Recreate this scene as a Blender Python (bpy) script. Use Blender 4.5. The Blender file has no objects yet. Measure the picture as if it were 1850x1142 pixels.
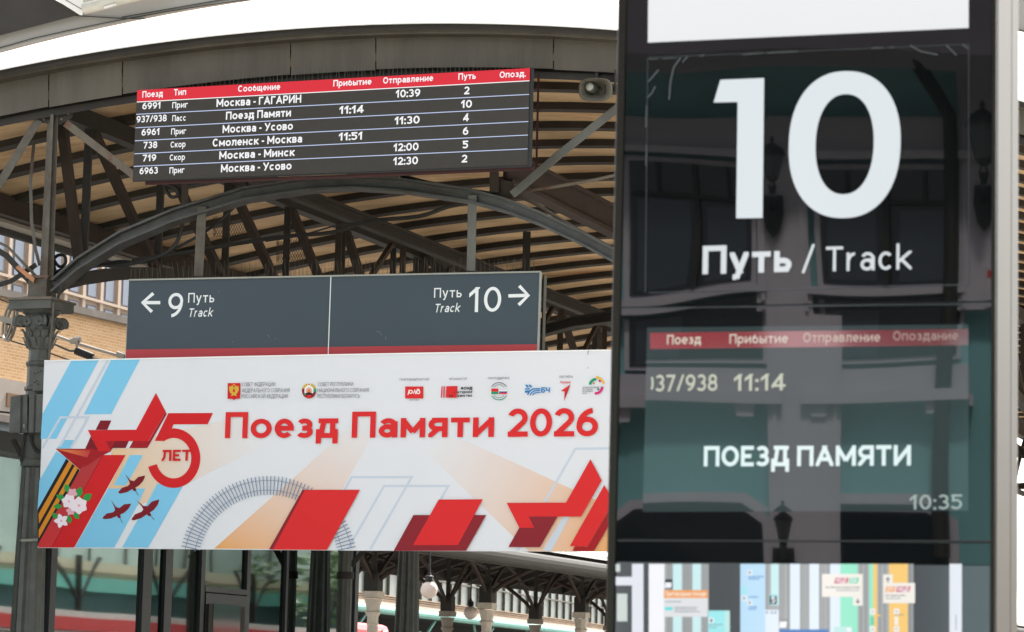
import bpy, bmesh, math, random
from mathutils import Vector, Matrix
random.seed(7)
S = bpy.context.scene
COL = S.collection
R = math.radians
# ------------------------------------------------------------------ camera, sky, sun, exposure
PW, PH, F = 1850.0, 1142.0, 5291.0           # photograph size and focal length in its pixels
PITCH, ROLL = 0.1264, 0.0242
EYE = Vector((0, 0, 1.6))
_rt, _up = Vector((1, 0, 0)), Vector((0, -math.sin(PITCH), math.cos(PITCH)))
FW = Vector((0, math.cos(PITCH), math.sin(PITCH)))
RT = math.cos(ROLL)*_rt + math.sin(ROLL)*_up
UP = -math.sin(ROLL)*_rt + math.cos(ROLL)*_up
cam = bpy.data.cameras.new('camera'); camo = bpy.data.objects.new('camera', cam); COL.objects.link(camo)
cam.sensor_width = 36; cam.lens = F/PW*36; cam.clip_start = .1; cam.clip_end = 3000
camo.matrix_world = Matrix(((RT.x, UP.x, -FW.x, EYE.x), (RT.y, UP.y, -FW.y, EYE.y), (RT.z, UP.z, -FW.z, EYE.z), (0, 0, 0, 1)))
cam.dof.use_dof = True; cam.dof.focus_distance = 22; cam.dof.aperture_fstop = 11
S.camera = camo
EXPO = 1.4
SUN_EL, SUN_AZ = R(48), R(30)                 # azimuth clockwise from +Y: the sun stands ahead and to the right
S.view_settings.view_transform = 'Standard'; S.view_settings.look = 'None'
S.view_settings.exposure = EXPO; S.view_settings.gamma = 1; S.view_settings.use_curve_mapping = False
w = bpy.data.worlds.new('World'); S.world = w; w.use_nodes = True
nt = w.node_tree; nt.nodes.clear()
sky = nt.nodes.new('ShaderNodeTexSky'); sky.sky_type = 'NISHITA'; sky.sun_disc = False
sky.sun_elevation = SUN_EL; sky.sun_rotation = SUN_AZ; sky.dust_density = 4; sky.air_density = 1.2; sky.ozone_density = 1
hs = nt.nodes.new('ShaderNodeHueSaturation'); hs.inputs['Saturation'].default_value = .16; hs.inputs['Value'].default_value = 1.0
bg = nt.nodes.new('ShaderNodeBackground'); bg.inputs['Strength'].default_value = .15
wo = nt.nodes.new('ShaderNodeOutputWorld')
nt.links.new(sky.outputs[0], hs.inputs['Color']); nt.links.new(hs.outputs[0], bg.inputs[0]); nt.links.new(bg.outputs[0], wo.inputs[0])
sun = bpy.data.lights.new('sun', 'SUN'); sun.energy = 4.0; sun.angle = R(6); sun.color = (1, .95, .87)
suno = bpy.data.objects.new('sun', sun); COL.objects.link(suno)
sd = Vector((math.sin(SUN_AZ)*math.cos(SUN_EL), math.cos(SUN_AZ)*math.cos(SUN_EL), math.sin(SUN_EL)))
suno.rotation_euler = sd.to_track_quat('Z', 'Y').to_euler()
K = 1/2**EXPO                                 # emission that shows as 1.0

# ------------------------------------------------------------------ materials
def lin(c):
    return tuple(((x/255)/12.92 if x/255 <= .04045 else ((x/255+.055)/1.055)**2.4) for x in c)
MATS = {}
def M(name, rgb, rough=.6, metal=0, var=.12, scale=2.5, bump=0, emit=0, ior=1.5, stretch=None, dirt=None, grad=None, dscale=1.2, dlo=.5):
    if name in MATS: return MATS[name]
    m = bpy.data.materials.new(name); m.use_nodes = True; t = m.node_tree; N = t.nodes; L = t.links
    b = N['Principled BSDF']; c = lin(rgb)
    b.inputs['Roughness'].default_value = rough; b.inputs['Metallic'].default_value = metal; b.inputs['IOR'].default_value = ior
    col = None
    if grad is not None:
        at = N.new('ShaderNodeAttribute'); at.attribute_name = 'g'
        mx = N.new('ShaderNodeMix'); mx.data_type = 'RGBA'; L.new(at.outputs['Fac'], mx.inputs[0])
        mx.inputs[6].default_value = (*c, 1); mx.inputs[7].default_value = (*lin(grad), 1); col = mx.outputs[2]
    elif var > 0:
        tc = N.new('ShaderNodeTexCoord'); vec = tc.outputs['Object']
        if stretch:
            mp = N.new('ShaderNodeMapping'); mp.inputs['Scale'].default_value = stretch; L.new(vec, mp.inputs[0]); vec = mp.outputs[0]
        n = N.new('ShaderNodeTexNoise'); n.inputs['Scale'].default_value = scale; n.inputs['Detail'].default_value = 6; n.inputs['Roughness'].default_value = .65
        L.new(vec, n.inputs['Vector'])
        mr = N.new('ShaderNodeMapRange'); mr.inputs[1].default_value = .3; mr.inputs[2].default_value = .7; L.new(n.outputs[0], mr.inputs[0])
        mx = N.new('ShaderNodeMix'); mx.data_type = 'RGBA'; L.new(mr.outputs[0], mx.inputs[0])
        mx.inputs[6].default_value = (*[x*(1-var) for x in c], 1); mx.inputs[7].default_value = (*[min(1, x*(1+var)) for x in c], 1); col = mx.outputs[2]
        if dirt:
            n2 = N.new('ShaderNodeTexNoise'); n2.inputs['Scale'].default_value = dscale; n2.inputs['Detail'].default_value = 8; n2.inputs['Roughness'].default_value = .7
            L.new(vec, n2.inputs['Vector'])
            m2 = N.new('ShaderNodeMapRange'); m2.inputs[1].default_value = dlo; m2.inputs[2].default_value = dlo+.18; L.new(n2.outputs[0], m2.inputs[0])
            mx2 = N.new('ShaderNodeMix'); mx2.data_type = 'RGBA'; L.new(m2.outputs[0], mx2.inputs[0]); L.new(col, mx2.inputs[6])
            mx2.inputs[7].default_value = (*lin(dirt), 1); col = mx2.outputs[2]
        if bump:
            bp = N.new('ShaderNodeBump'); bp.inputs['Strength'].default_value = bump; bp.inputs['Distance'].default_value = .02
            L.new(n.outputs[0], bp.inputs['Height']); L.new(bp.outputs[0], b.inputs['Normal'])
    if col is not None: L.new(col, b.inputs['Base Color'])
    else: b.inputs['Base Color'].default_value = (*c, 1)
    if emit:
        b.inputs['Emission Strength'].default_value = emit*K
        if col is not None: L.new(col, b.inputs['Emission Color'])
        else: b.inputs['Emission Color'].default_value = (*c, 1)
        b.inputs['Base Color'].default_value = (0.01, .01, .01, 1)
        if col is not None:
            for l in list(b.inputs['Base Color'].links): L.remove(l)
    MATS[name] = m
    return m

def glow(name, rgb):                           # lit display surface showing the colour rgb
    m = M(name, rgb, rough=.5 if 'led' in name else .08, var=0, emit=1, ior=1.08 if 'led' in name else 1.46); return m

M('galv', (90, 84, 74), .6, .2, .22, 1.4, .15, stretch=(2.2, 2.2, .3), dirt=(78, 72, 62), dlo=.5)
M('fascia_drip', (44, 40, 35), .65, .1, .2, 2)
M('soffit_pale', (150, 142, 130), .7, 0, .15, 1)
M('steel_grey', (86, 81, 72), .6, .1, .3, 7, .2, dirt=(70, 44, 28), dscale=4.5, dlo=.53)
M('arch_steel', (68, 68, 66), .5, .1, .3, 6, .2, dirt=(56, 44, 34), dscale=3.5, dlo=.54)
M('steel_blue', (92, 92, 86), .55, .1, .2, 5, .1, dirt=(74, 60, 48), dscale=5, dlo=.58)
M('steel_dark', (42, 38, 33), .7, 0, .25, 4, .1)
M('steel_brown', (52, 40, 31), .75, 0, .3, 4, .1)
M('rust_strut', (104, 96, 84), .7, 0, .25, 6, .1, dirt=(88, 46, 26), dscale=6, dlo=.5)
M('iron', (78, 79, 75), .5, .1, .22, 9, .25, dirt=(108, 108, 102), dscale=11, dlo=.62)
M('plywood', (212, 180, 138), .8, 0, .3, 1.3, 0, stretch=(.5, 2.2, 1), dirt=(158, 112, 68), dscale=.8, dlo=.52)
M('batten', (52, 45, 37), .8, 0, .35, 3)
M('rubber', (24, 24, 24), .6, 0, .2, 8)
M('black', (16, 16, 17), .5, 0, .1, 8)
M('sign_panel', (48, 63, 73), .45, 0, .05, 1.5)
M('sign_red', (178, 46, 54), .45, 0, .05, 2)
M('sign_white', (228, 232, 234), .5, 0, .03, 3)
M('alu', (150, 150, 142), .45, .5, .1, 6)
M('wood_orange', (176, 122, 90), .8, 0, .2, 9)
M('concrete', (184, 178, 168), .85, 0, .2, .6, .1)
M('asphalt', (128, 124, 118), .9, 0, .2, .5)
M('cream', (176, 158, 142), .85, 0, .06, .2)
M('office_glass', (92, 104, 124), .25, 0, .12, .12)
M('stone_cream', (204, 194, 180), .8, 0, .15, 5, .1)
M('globe', (214, 198, 188), .25, 0, .04, 3)
M('teal_paint', (104, 160, 150), .6, 0, .12, 2)
M('hedge', (30, 48, 34), .9, 0, .5, 3)
M('roof_white', (214, 212, 208), .6, .0, .1, 3)
M('roof_tan', (160, 138, 116), .7, 0, .18, 1)
M('glazing', (102, 112, 107), .3, 0, .25, .8)
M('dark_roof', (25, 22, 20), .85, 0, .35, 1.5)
M('train_red', (214, 40, 46), .35, 0, .06, 1)
M('train_grey', (222, 222, 214), .4, .0, .08, 1)

def brick():
    m = bpy.data.materials.new('brick'); m.use_nodes = True; t = m.node_tree; N = t.nodes; L = t.links
    b = N['Principled BSDF']; b.inputs['Roughness'].default_value = .9
    uv = N.new('ShaderNodeUVMap'); uv.uv_map = 'uv'
    br = N.new('ShaderNodeTexBrick'); br.inputs['Scale'].default_value = 1; br.inputs['Mortar Size'].default_value = .012
    br.inputs['Brick Width'].default_value = .36; br.inputs['Row Height'].default_value = .115
    br.inputs['Color1'].default_value = (*lin((204, 164, 120)), 1); br.inputs['Color2'].default_value = (*lin((190, 146, 100)), 1); br.inputs['Mortar'].default_value = (*lin((214, 188, 156)), 1)
    L.new(uv.outputs[0], br.inputs[0]); L.new(br.outputs[0], b.inputs['Base Color']); MATS['brick'] = m
brick()
def glossglass(name, base, ior, wav, rough=.015, emit=None):
    m = bpy.data.materials.new(name); m.use_nodes = True; t = m.node_tree; N = t.nodes; L = t.links
    b = N['Principled BSDF']; b.inputs['Base Color'].default_value = (*lin(base), 1); b.inputs['Roughness'].default_value = rough; b.inputs['IOR'].default_value = ior
    tc = N.new('ShaderNodeTexCoord'); n = N.new('ShaderNodeTexNoise'); n.inputs['Scale'].default_value = 2.2; n.inputs['Detail'].default_value = 0
    L.new(tc.outputs['Object'], n.inputs['Vector'])
    bp = N.new('ShaderNodeBump'); bp.inputs['Strength'].default_value = 1; bp.inputs['Distance'].default_value = wav
    L.new(n.outputs[0], bp.inputs['Height']); L.new(bp.outputs[0], b.inputs['Normal'])
    if emit: b.inputs['Emission Color'].default_value = (*lin(emit), 1); b.inputs['Emission Strength'].default_value = K
    MATS[name] = m
glossglass('totem_glass', (10, 12, 13), 1.46, .0016)
glossglass('totem_screen', (10, 12, 13), 1.46, .0012, emit=(50, 62, 63))
def pavglass(nm='pavilion_glass', tint=(.42, .62, .60), fior=5.0):
    m = bpy.data.materials.new(nm); m.use_nodes = True; t = m.node_tree; N = t.nodes; L = t.links
    for x in list(N):
        if x.type != 'OUTPUT_MATERIAL': N.remove(x)
    out = [x for x in N if x.type == 'OUTPUT_MATERIAL'][0]
    tr = N.new('ShaderNodeBsdfTransparent'); tr.inputs[0].default_value = (*tint, 1)
    gl = N.new('ShaderNodeBsdfGlossy'); gl.inputs['Roughness'].default_value = .02; gl.inputs['Color'].default_value = (.85, .95, .93, 1)
    fr = N.new('ShaderNodeFresnel'); fr.inputs['IOR'].default_value = fior
    tc = N.new('ShaderNodeTexCoord'); n = N.new('ShaderNodeTexNoise'); n.inputs['Scale'].default_value = 1.3; n.inputs['Detail'].default_value = 0
    bp = N.new('ShaderNodeBump'); bp.inputs['Distance'].default_value = .0012; L.new(tc.outputs['Object'], n.inputs['Vector']); L.new(n.outputs[0], bp.inputs['Height']); L.new(bp.outputs[0], gl.inputs['Normal'])
    mx = N.new('ShaderNodeMixShader'); L.new(fr.outputs[0], mx.inputs[0]); L.new(tr.outputs[0], mx.inputs[1]); L.new(gl.outputs[0], mx.inputs[2]); L.new(mx.outputs[0], out.inputs[0])
    MATS[nm] = m
pavglass(); pavglass('pavilion_glass_dark', (.22, .30, .29), 2.3)

# ------------------------------------------------------------------ geometry helpers
ORG = {}
def ray(px, py):
    return FW + RT*((px-PW/2)/F) - UP*((py-PH/2)/F)
class PL:                                       # a vertical plane of the place; u runs right along it, n faces the viewer's side
    def __init__(s, px, py, dist, yaw):
        s.O = EYE + ray(px, py)*dist
        s.n = Vector((-math.sin(yaw), -math.cos(yaw), 0)); s.u = Vector((math.cos(yaw), -math.sin(yaw), 0))
    def pt(s, px, py, off=0):
        d = ray(px, py); t = ((s.O + s.n*off) - EYE).dot(s.n)/d.dot(s.n); return EYE + d*t
    def uz(s, px, py, off=0):
        p = s.pt(px, py, off); return (p-s.O).dot(s.u), p.z
    def at(s, u, z, off=0):
        p = s.O + s.u*u + s.n*off; return Vector((p.x, p.y, z))
class MB:
    def __init__(s): s.v = []; s.f = []; s.m = []; s.mats = []; s.g = {}; s.uv = {}; s.flat = []
    def mi(s, m):
        m = MATS[m] if isinstance(m, str) else m
        if m not in s.mats: s.mats.append(m)
        return s.mats.index(m)
    def face(s, pts, m, n=None, g=None):
        pts = [Vector(p) for p in pts]
        if n is not None:
            a = Vector((0, 0, 0))
            for i in range(len(pts)): a += pts[i].cross(pts[(i+1) % len(pts)])
            if a.dot(n) < 0: pts.reverse(); g = g[::-1] if g else g
        b = len(s.v); s.v += pts; s.f.append(tuple(range(b, b+len(pts)))); s.m.append(s.mi(m)); s.flat.append(n is not None)
        if g:
            for i, x in enumerate(g): s.g[b+i] = x
    def solid(s, back, front, m):                # two matching outlines joined into a closed body
        n = len(back); b = len(s.v); s.v += [Vector(p) for p in back] + [Vector(p) for p in front]; k = s.mi(m)
        fs = [tuple(range(b, b+n)), tuple(range(b+2*n-1, b+n-1, -1))] + [(b+(i+1) % n, b+i, b+n+i, b+n+(i+1) % n) for i in range(n)]
        s.f += fs; s.m += [k]*len(fs); s.flat += [False]*len(fs)
    def prism(s, fn, poly, o0, o1, m): s.solid([fn(x, y, o0) for x, y in poly], [fn(x, y, o1) for x, y in poly], m)
    def strip(s, fn, pts, wd, o0, o1, m):        # a bar bent along pts, wd wide in their plane
        n = len(pts); A = []; B = []
        for i, p in enumerate(pts):
            q0 = pts[max(0, i-1)]; q1 = pts[min(n-1, i+1)]; dx, dy = q1[0]-q0[0], q1[1]-q0[1]; l = math.hypot(dx, dy) or 1
            h = (wd[i] if isinstance(wd, (list, tuple)) else wd)/2
            A.append((p[0]-dy/l*h, p[1]+dx/l*h)); B.append((p[0]+dy/l*h, p[1]-dx/l*h))
        b = len(s.v); k = s.mi(m)
        for i in range(n): s.v += [fn(*A[i], o0), fn(*B[i], o0), fn(*B[i], o1), fn(*A[i], o1)]
        fs = [(b, b+1, b+2, b+3), (b+4*n-1, b+4*n-2, b+4*n-3, b+4*n-4)]
        for i in range(n-1):
            for j in range(4): fs.append((b+4*i+j, b+4*i+4+j, b+4*i+4+(j+1) % 4, b+4*i+(j+1) % 4))
        s.f += fs; s.m += [k]*len(fs); s.flat += [False]*len(fs)
    def bar(s, p, q, a, b, m, up=Vector((0, 0, 1))):
        p, q = Vector(p), Vector(q); d = (q-p).normalized(); x = d.cross(up)
        if x.length < 1e-4: x = d.cross(Vector((1, 0, 0)))
        x.normalize(); y = x.cross(d).normalized(); x *= a/2; y *= b/2
        s.solid([p-x-y, p+x-y, p+x+y, p-x+y], [q-x-y, q+x-y, q+x+y, q-x+y], m)
    def tube(s, pts, r, m, seg=8, cap=True):
        pts = [Vector(p) for p in pts]; n = len(pts); b = len(s.v); k = s.mi(m); x = None
        for i, p in enumerate(pts):
            d = (pts[min(n-1, i+1)]-pts[max(0, i-1)]).normalized()
            if x is None: x = d.orthogonal().normalized()
            x = (x - d*x.dot(d)).normalized(); y = d.cross(x); rr = r[i] if isinstance(r, (list, tuple)) else r
            for j in range(seg): t = 2*math.pi*j/seg; s.v.append(p+x*math.cos(t)*rr+y*math.sin(t)*rr)
        fs = [(b+i*seg+j, b+i*seg+(j+1) % seg, b+(i+1)*seg+(j+1) % seg, b+(i+1)*seg+j) for i in range(n-1) for j in range(seg)]
        if cap: fs += [tuple(b+j for j in range(seg))[::-1], tuple(b+(n-1)*seg+j for j in range(seg))]
        s.f += fs; s.m += [k]*len(fs); s.flat += [False]*len(fs)
    def lathe(s, c, prof, m, seg=20, flute=0, rot=0, ax=None, amp=.06):
        c = Vector(c); b = len(s.v); k = s.mi(m); n = len(prof)
        X, Y, Z = ax if ax else (Vector((1, 0, 0)), Vector((0, 1, 0)), Vector((0, 0, 1)))
        for r, z in prof:
            for j in range(seg):
                t = 2*math.pi*j/seg+rot; q = r*(1-(amp if flute and j % 2 else 0)); s.v.append(c+X*math.cos(t)*q+Y*math.sin(t)*q+Z*z)
        fs = [(b+i*seg+j, b+i*seg+(j+1) % seg, b+(i+1)*seg+(j+1) % seg, b+(i+1)*seg+j) for i in range(n-1) for j in range(seg)]
        fs += [tuple(b+j for j in range(seg))[::-1], tuple(b+(n-1)*seg+j for j in range(seg))]
        s.f += fs; s.m += [k]*len(fs); s.flat += [False]*len(fs)
    def box(s, c, X, Y, hz, m):                   # centre, half axes X and Y (vectors), half height
        c = Vector(c); z = Vector((0, 0, hz)); q = [c-X-Y, c+X-Y, c+X+Y, c-X+Y]; s.solid([p-z for p in q], [p+z for p in q], m)
    def build(s, name, parent=None, org=None, label=None, smooth=False, bevel=0, uvplane=None):
        o0 = ORG[parent] if parent else Vector(org) if org is not None else Vector((0, 0, 0))
        me = bpy.data.meshes.new(name); me.from_pydata([p-o0 for p in s.v], [], s.f)
        for m in s.mats: me.materials.append(m)
        me.polygons.foreach_set('material_index', s.m)
        if s.g:
            a = me.attributes.new('g', 'FLOAT', 'POINT'); a.data.foreach_set('value', [s.g.get(i, 0.) for i in range(len(s.v))])
        if uvplane:
            ul = me.uv_layers.new(name='uv')
            for l in me.loops:
                p = s.v[l.vertex_index]; ul.data[l.index].uv = ((p-uvplane.O).dot(uvplane.u), p.z)
        bm = bmesh.new(); bm.from_mesh(me); bm.faces.ensure_lookup_table()
        cl = [f for f, k in zip(bm.faces, s.flat) if not k]
        if cl: bmesh.ops.recalc_face_normals(bm, faces=cl)
        if smooth:
            for f in bm.faces: f.smooth = True
        bm.to_mesh(me); bm.free(); me.update()
        if smooth: me.set_sharp_from_angle(angle=R(35))
        o = bpy.data.objects.new(name, me); COL.objects.link(o); ORG[o] = o0
        if parent: o.parent = parent
        else: o.location = o0
        if label: o['label'] = label
        if bevel:
            bv = o.modifiers.new('bevel', 'BEVEL'); bv.width = bevel; bv.segments = 2; bv.limit_method = 'ANGLE'; bv.angle_limit = R(40)
        return o
def tag(o, label=None, cat=None, group=None, kind=None):
    if label: o['label'] = label
    if cat: o['category'] = cat
    if group: o['group'] = group
    if kind: o['kind'] = kind
    return o
def thing(name, label, cat, loc, group=None):
    o = bpy.data.objects.new(name, None); COL.objects.link(o); o.location = loc; o.empty_display_size = .2; ORG[o] = Vector(loc)
    return tag(o, label, cat, group)

# ------------------------------------------------------------------ stroke lettering
XH = .74
def bowl(y0, y1, x0=0, xr=.45): return [('l', x0, y1, .55, y1), ('a', .55, (y0+y1)/2, xr, (y1-y0)/2, -90, 90), ('l', x0, y0, .55, y0)]
ST = ('l', 0, 0, 0, 1); SR = ('l', 1, 0, 1, 1); TOP = ('l', 0, 1, 1, 1); BOT = ('l', 0, 0, 1, 0)
GL = {
 'О': (.82, [('a', .5, .5, .5, .5, 0, 360)]), 'С': (.74, [('a', .52, .5, .52, .5, 42, 318)]), 'П': (.74, [ST, SR, TOP]), 'Г': (.58, [ST, TOP]),
 'Т': (.68, [('l', .5, 0, .5, 1), TOP]), 'Е': (.6, [ST, TOP, BOT, ('l', 0, .5, .92, .5)]), 'Н': (.74, [ST, SR, ('l', 0, .5, 1, .5)]),
 'И': (.76, [ST, SR, ('l', 0, 0, 1, 1)]), 'Й': (.76, [ST, SR, ('l', 0, 0, 1, 1), ('a', .5, 1.24, .25, .12, 180, 360)]),
 'М': (.9, [ST, SR, ('l', 0, 1, .5, .2), ('l', 1, 1, .5, .2)]), 'А': (.8, [('l', 0, 0, .5, 1), ('l', 1, 0, .5, 1), ('l', .18, .3, .82, .3)]),
 'Р': (.66, [ST]+bowl(.42, 1)), 'В': (.68, [ST]+bowl(.52, 1, 0, .38)+bowl(0, .52)), 'Б': (.66, [ST, ('l', 0, 1, .9, 1)]+bowl(0, .57)), 'Ь': (.64, [ST]+bowl(0, .56)),
 'Ы': (.9, [ST, SR, ('l', 0, .56, .36, .56), ('a', .36, .28, .3, .28, -90, 90), ('l', 0, 0, .36, 0)]),
 'Я': (.7, [SR, ('l', 1, 1, .45, 1), ('a', .45, .71, .45, .29, 90, 270), ('l', 1, .42, .45, .42), ('l', .5, .42, 0, 0)]),
 'К': (.7, [ST, ('l', 0, .4, .95, 1), ('l', .3, .56, 1, 0)]), 'У': (.74, [('l', 0, 1, .55, .38), ('l', 1, 1, .32, 0)]),
 'Д': (.84, [('l', .3, 1, .84, 1), ('l', .84, 0, .84, 1), ('l', .3, 1, .14, 0), BOT, ('l', 0, -.22, 0, .1), ('l', 1, -.22, 1, .1)]),
 'Л': (.74, [('l', .28, 1, 1, 1), SR, ('l', .28, 1, .2, .25), ('l', .22, .3, 0, 0)]),
 'З': (.62, [('a', .45, .745, .48, .255, -90, 150), ('a', .45, .26, .55, .26, -150, 90), ('l', .25, .5, .5, .5)]),
 'Ц': (.8, [ST, ('l', .84, 0, .84, 1), BOT, ('l', 1, -.22, 1, .1)]), 'Щ': (1, [ST, ('l', .43, 0, .43, 1), ('l', .87, 0, .87, 1), BOT, ('l', 1, -.22, 1, .1)]),
 'Ч': (.68, [SR, ('l', 0, .6, 0, 1), ('a', .42, .62, .42, .2, 180, 270), ('l', .42, .42, 1, .42)]),
 'Ж': (1.05, [('l', .5, 0, .5, 1), ('l', 0, 1, .5, .5), ('l', .5, .5, 0, 0), ('l', 1, 1, .5, .5), ('l', .5, .5, 1, 0)]),
 'Ф': (.9, [('a', .5, .5, .5, .36, 0, 360), ('l', .5, 0, .5, 1)]), 'Ё': (.6, [ST, TOP, BOT, ('l', 0, .5, .92, .5), ('d', .25, 1.3), ('d', .75, 1.3)]),
 '0': (.68, [('a', .5, .5, .5, .5, 0, 360)]), '1': (.42, [('l', .8, 0, .8, 1), ('l', .8, 1, 0, .76)]),
 '2': (.62, [('a', .48, .7, .5, .3, -28, 160), ('l', .93, .56, .0, .0), BOT]), '3': (.62, [('a', .45, .745, .48, .255, -90, 150), ('a', .45, .26, .55, .26, -150, 90)]),
 '4': (.7, [('l', .74, 0, .74, 1), ('l', .74, 1, 0, .26), ('l', 0, .25, 1, .25)]),
 '5': (.62, [('l', .12, 1, .92, 1), ('l', .12, 1, .06, .52), ('a', .42, .32, .58, .32, -150, 118)]),
 '6': (.66, [('a', .5, .31, .5, .31, 0, 360), ('a', .9, .33, .9, .67, 95, 182)]), '7': (.62, [TOP, ('l', 1, 1, .3, 0)]),
 '8': (.66, [('a', .5, .75, .42, .25, 0, 360), ('a', .5, .26, .5, .26, 0, 360)]), '9': (.66, [('a', .5, .69, .5, .31, 0, 360), ('a', .1, .67, .9, .67, -85, 2)]),
 '/': (.5, [('l', 0, 0, 1, 1)]), '-': (.34, [('l', 0, .37, 1, .37)]), ':': (.14, [('d', .5, 0), ('d', .5, .62)]), '.': (.14, [('d', .5, 0)]), ')': (.3, [('a', 0, .5, 1, .5, -60, 60)]),
 'T': (.7, [('l', .5, 0, .5, 1), TOP]), 'D': (.74, [ST, ('l', 0, 1, .45, 1), ('a', .45, .5, .55, .5, -90, 90), ('l', 0, 0, .45, 0)]),
}
LOW = {'е': (.62, [('a', .5, .5, .5, .5, 0, 318), ('l', 0, .5, 1, .5)]), 'а': (.58, [('l', 1, 0, 1, .62), ('a', .5, .62, .5, .38, 0, 150), ('a', .44, .29, .44, .29, 0, 360), ('l', .44, .58, 1, .58)]),
 'у': (.58, [('l', 0, 1, .52, .0), ('l', 1, 1, .3, -.5), ('l', .02, -.42, .3, -.42)]), 'р': (.64, [('l', 0, -.42, 0, 1), ('a', .5, .5, .5, .5, 0, 360)]),
 'б': (.64, [('a', .5, .45, .5, .45, 0, 360), ('a', .75, .5, .75, .85, 105, 180)]), 'r': (.42, [ST, ('a', .85, .4, .85, .6, 85, 180)]),
 'k': (.62, [('l', 0, 0, 0, 1.4), ('l', 0, .38, .92, 1), ('l', .3, .56, 1, 0)]), 'ф': (.8, [('a', .5, .5, .5, .5, 0, 360), ('l', .5, -.35, .5, 1.3)])}
LOW['a'] = LOW['а']; LOW['c'] = (.58, GL['С'][1]); LOW['o'] = GL['О']
def glyph(ch):
    if ch in GL: return GL[ch][0], 1.0, GL[ch][1]
    if ch in LOW: return LOW[ch][0], XH, LOW[ch][1]
    U = ch.upper(); return GL[U][0]*.84, XH, GL[U][1]
def clip(poly, ax, lim, sgn):
    out = []
    for i in range(len(poly)):
        a, b = poly[i], poly[(i+1) % len(poly)]; da, db = sgn*(a[ax]-lim), sgn*(b[ax]-lim)
        if da <= 0: out.append(a)
        if da*db < 0: t = da/(da-db); out.append((a[0]+(b[0]-a[0])*t, a[1]+(b[1]-a[1])*t))
    return out
def strokes(s, wt, gap=.2):
    gap = gap*1.25-.5*wt
    X = 0; out = []
    for ch in s:
        if ch == ' ': X += .34; continue
        w, h, ops = glyph(ch); lo = 0
        if ch not in '-/:.': w *= 1+(wt-.12)*1.4
        fx = lambda x: wt/2+x*(w-wt); fy = lambda y: wt/2+y*(h-wt)
        for op in ops:
            if op[0] == 'l':
                x1, y1, x2, y2 = op[1:]; a = (fx(x1), fy(y1)); b = (fx(x2), fy(y2)); dx, dy = b[0]-a[0], b[1]-a[1]; l = math.hypot(dx, dy); dx /= l; dy /= l
                e = lambda x, y: wt if (x in (0, 1) or y in (0, 1)) else 0
                e1, e2 = e(x1, y1), e(x2, y2); px, py = -dy*wt/2, dx*wt/2
                a = (a[0]-dx*e1, a[1]-dy*e1); b = (b[0]+dx*e2, b[1]+dy*e2)
                q = [(a[0]+px, a[1]+py), (b[0]+px, b[1]+py), (b[0]-px, b[1]-py), (a[0]-px, a[1]-py)]
                if min(y1, y2) >= 0: q = clip(q, 1, 0, -1)
                if max(y1, y2) <= 1: q = clip(q, 1, h, 1)
                q = clip(clip(q, 0, 0, -1), 0, w, 1)
                if len(q) > 2: out.append([[(x+X, y) for x, y in q]])
            elif op[0] == 'd':
                x, y = fx(op[1]), fy(op[2]); d = wt*.56; out.append([[(x+X-d, y-d), (x+X+d, y-d), (x+X+d, y+d), (x+X-d, y+d)]])
            else:
                cx, cy, rx, ry, a0, a1 = op[1:]; cx, cy = fx(cx), fy(cy); rx *= (w-wt); ry *= (h-wt); n = max(5, int(abs(a1-a0)/14)); qs = []; pr = None
                for i in range(n+1):
                    t = R(a0+(a1-a0)*i/n); c, sn = math.cos(t), math.sin(t); nx, ny = c/max(rx, 1e-4), sn/max(ry, 1e-4); l = math.hypot(nx, ny); nx /= l; ny /= l
                    p = (X+cx+c*rx+nx*wt/2, cy+sn*ry+ny*wt/2); q = (X+cx+c*rx-nx*wt/2, cy+sn*ry-ny*wt/2)
                    if pr: qs.append([pr[0], p, q, pr[1]])
                    pr = (p, q)
                out.append(qs)
        X += w+gap
    return out, X-gap
def text(mb, pl, s, p0, p1, cap, m, off, wt=.17, slant=0, gap=.17):
    A = pl.uz(*p0, off); B = pl.uz(*p1, off); C = pl.uz(p0[0], p0[1]-cap, off); ch = C[1]-A[1]
    st, tw = strokes(s, wt, gap); L = math.hypot(B[0]-A[0], B[1]-A[1]); ex = ((B[0]-A[0])/L, (B[1]-A[1])/L); k = (L-slant*ch)/tw
    for i, group in enumerate(st):
        o = off + .0001*(i % 6)
        for q in group: mb.face([pl.at(A[0]+ex[0]*(x*k+slant*y*ch), A[1]+ex[1]*(x*k)+y*ch, o) for x, y in q], m, pl.n)

def quad(x0, y0, x1, y1): return [(x0, y0), (x1, y0), (x1, y1), (x0, y1)]
def para(y, f): return y

# ------------------------------------------------------------------ planes of the place
YAW, YT = .3508, .3061
G = PL(600, 600, 22, YAW)                     # the gable of the platform canopy
T = PL(1450, 600, 6.5, YT)                    # the front of the totem
def C(u, w, z): return G.at(u, z, -w)          # canopy coordinates: across, along the platform, up
LD = -G.n
def GP(x, y, o=0): return G.pt(x, y, o)

# ------------------------------------------------------------------ ground
mb = MB(); mb.face([(-900, -300, -.75), (900, -300, -.75), (900, 1500, -.75), (-900, 1500, -.75)], 'asphalt', Vector((0, 0, 1)))
tag(mb.build('ground'), kind='structure')
mb = MB(); a = [C(-4.6, -40, 0), C(8.5, -40, 0), C(8.5, 120, 0), C(-4.6, 120, 0)]; mb.solid([Vector((p.x, p.y, -.7)) for p in a], a, 'concrete')
tag(mb.build('platform'), kind='structure')

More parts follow.
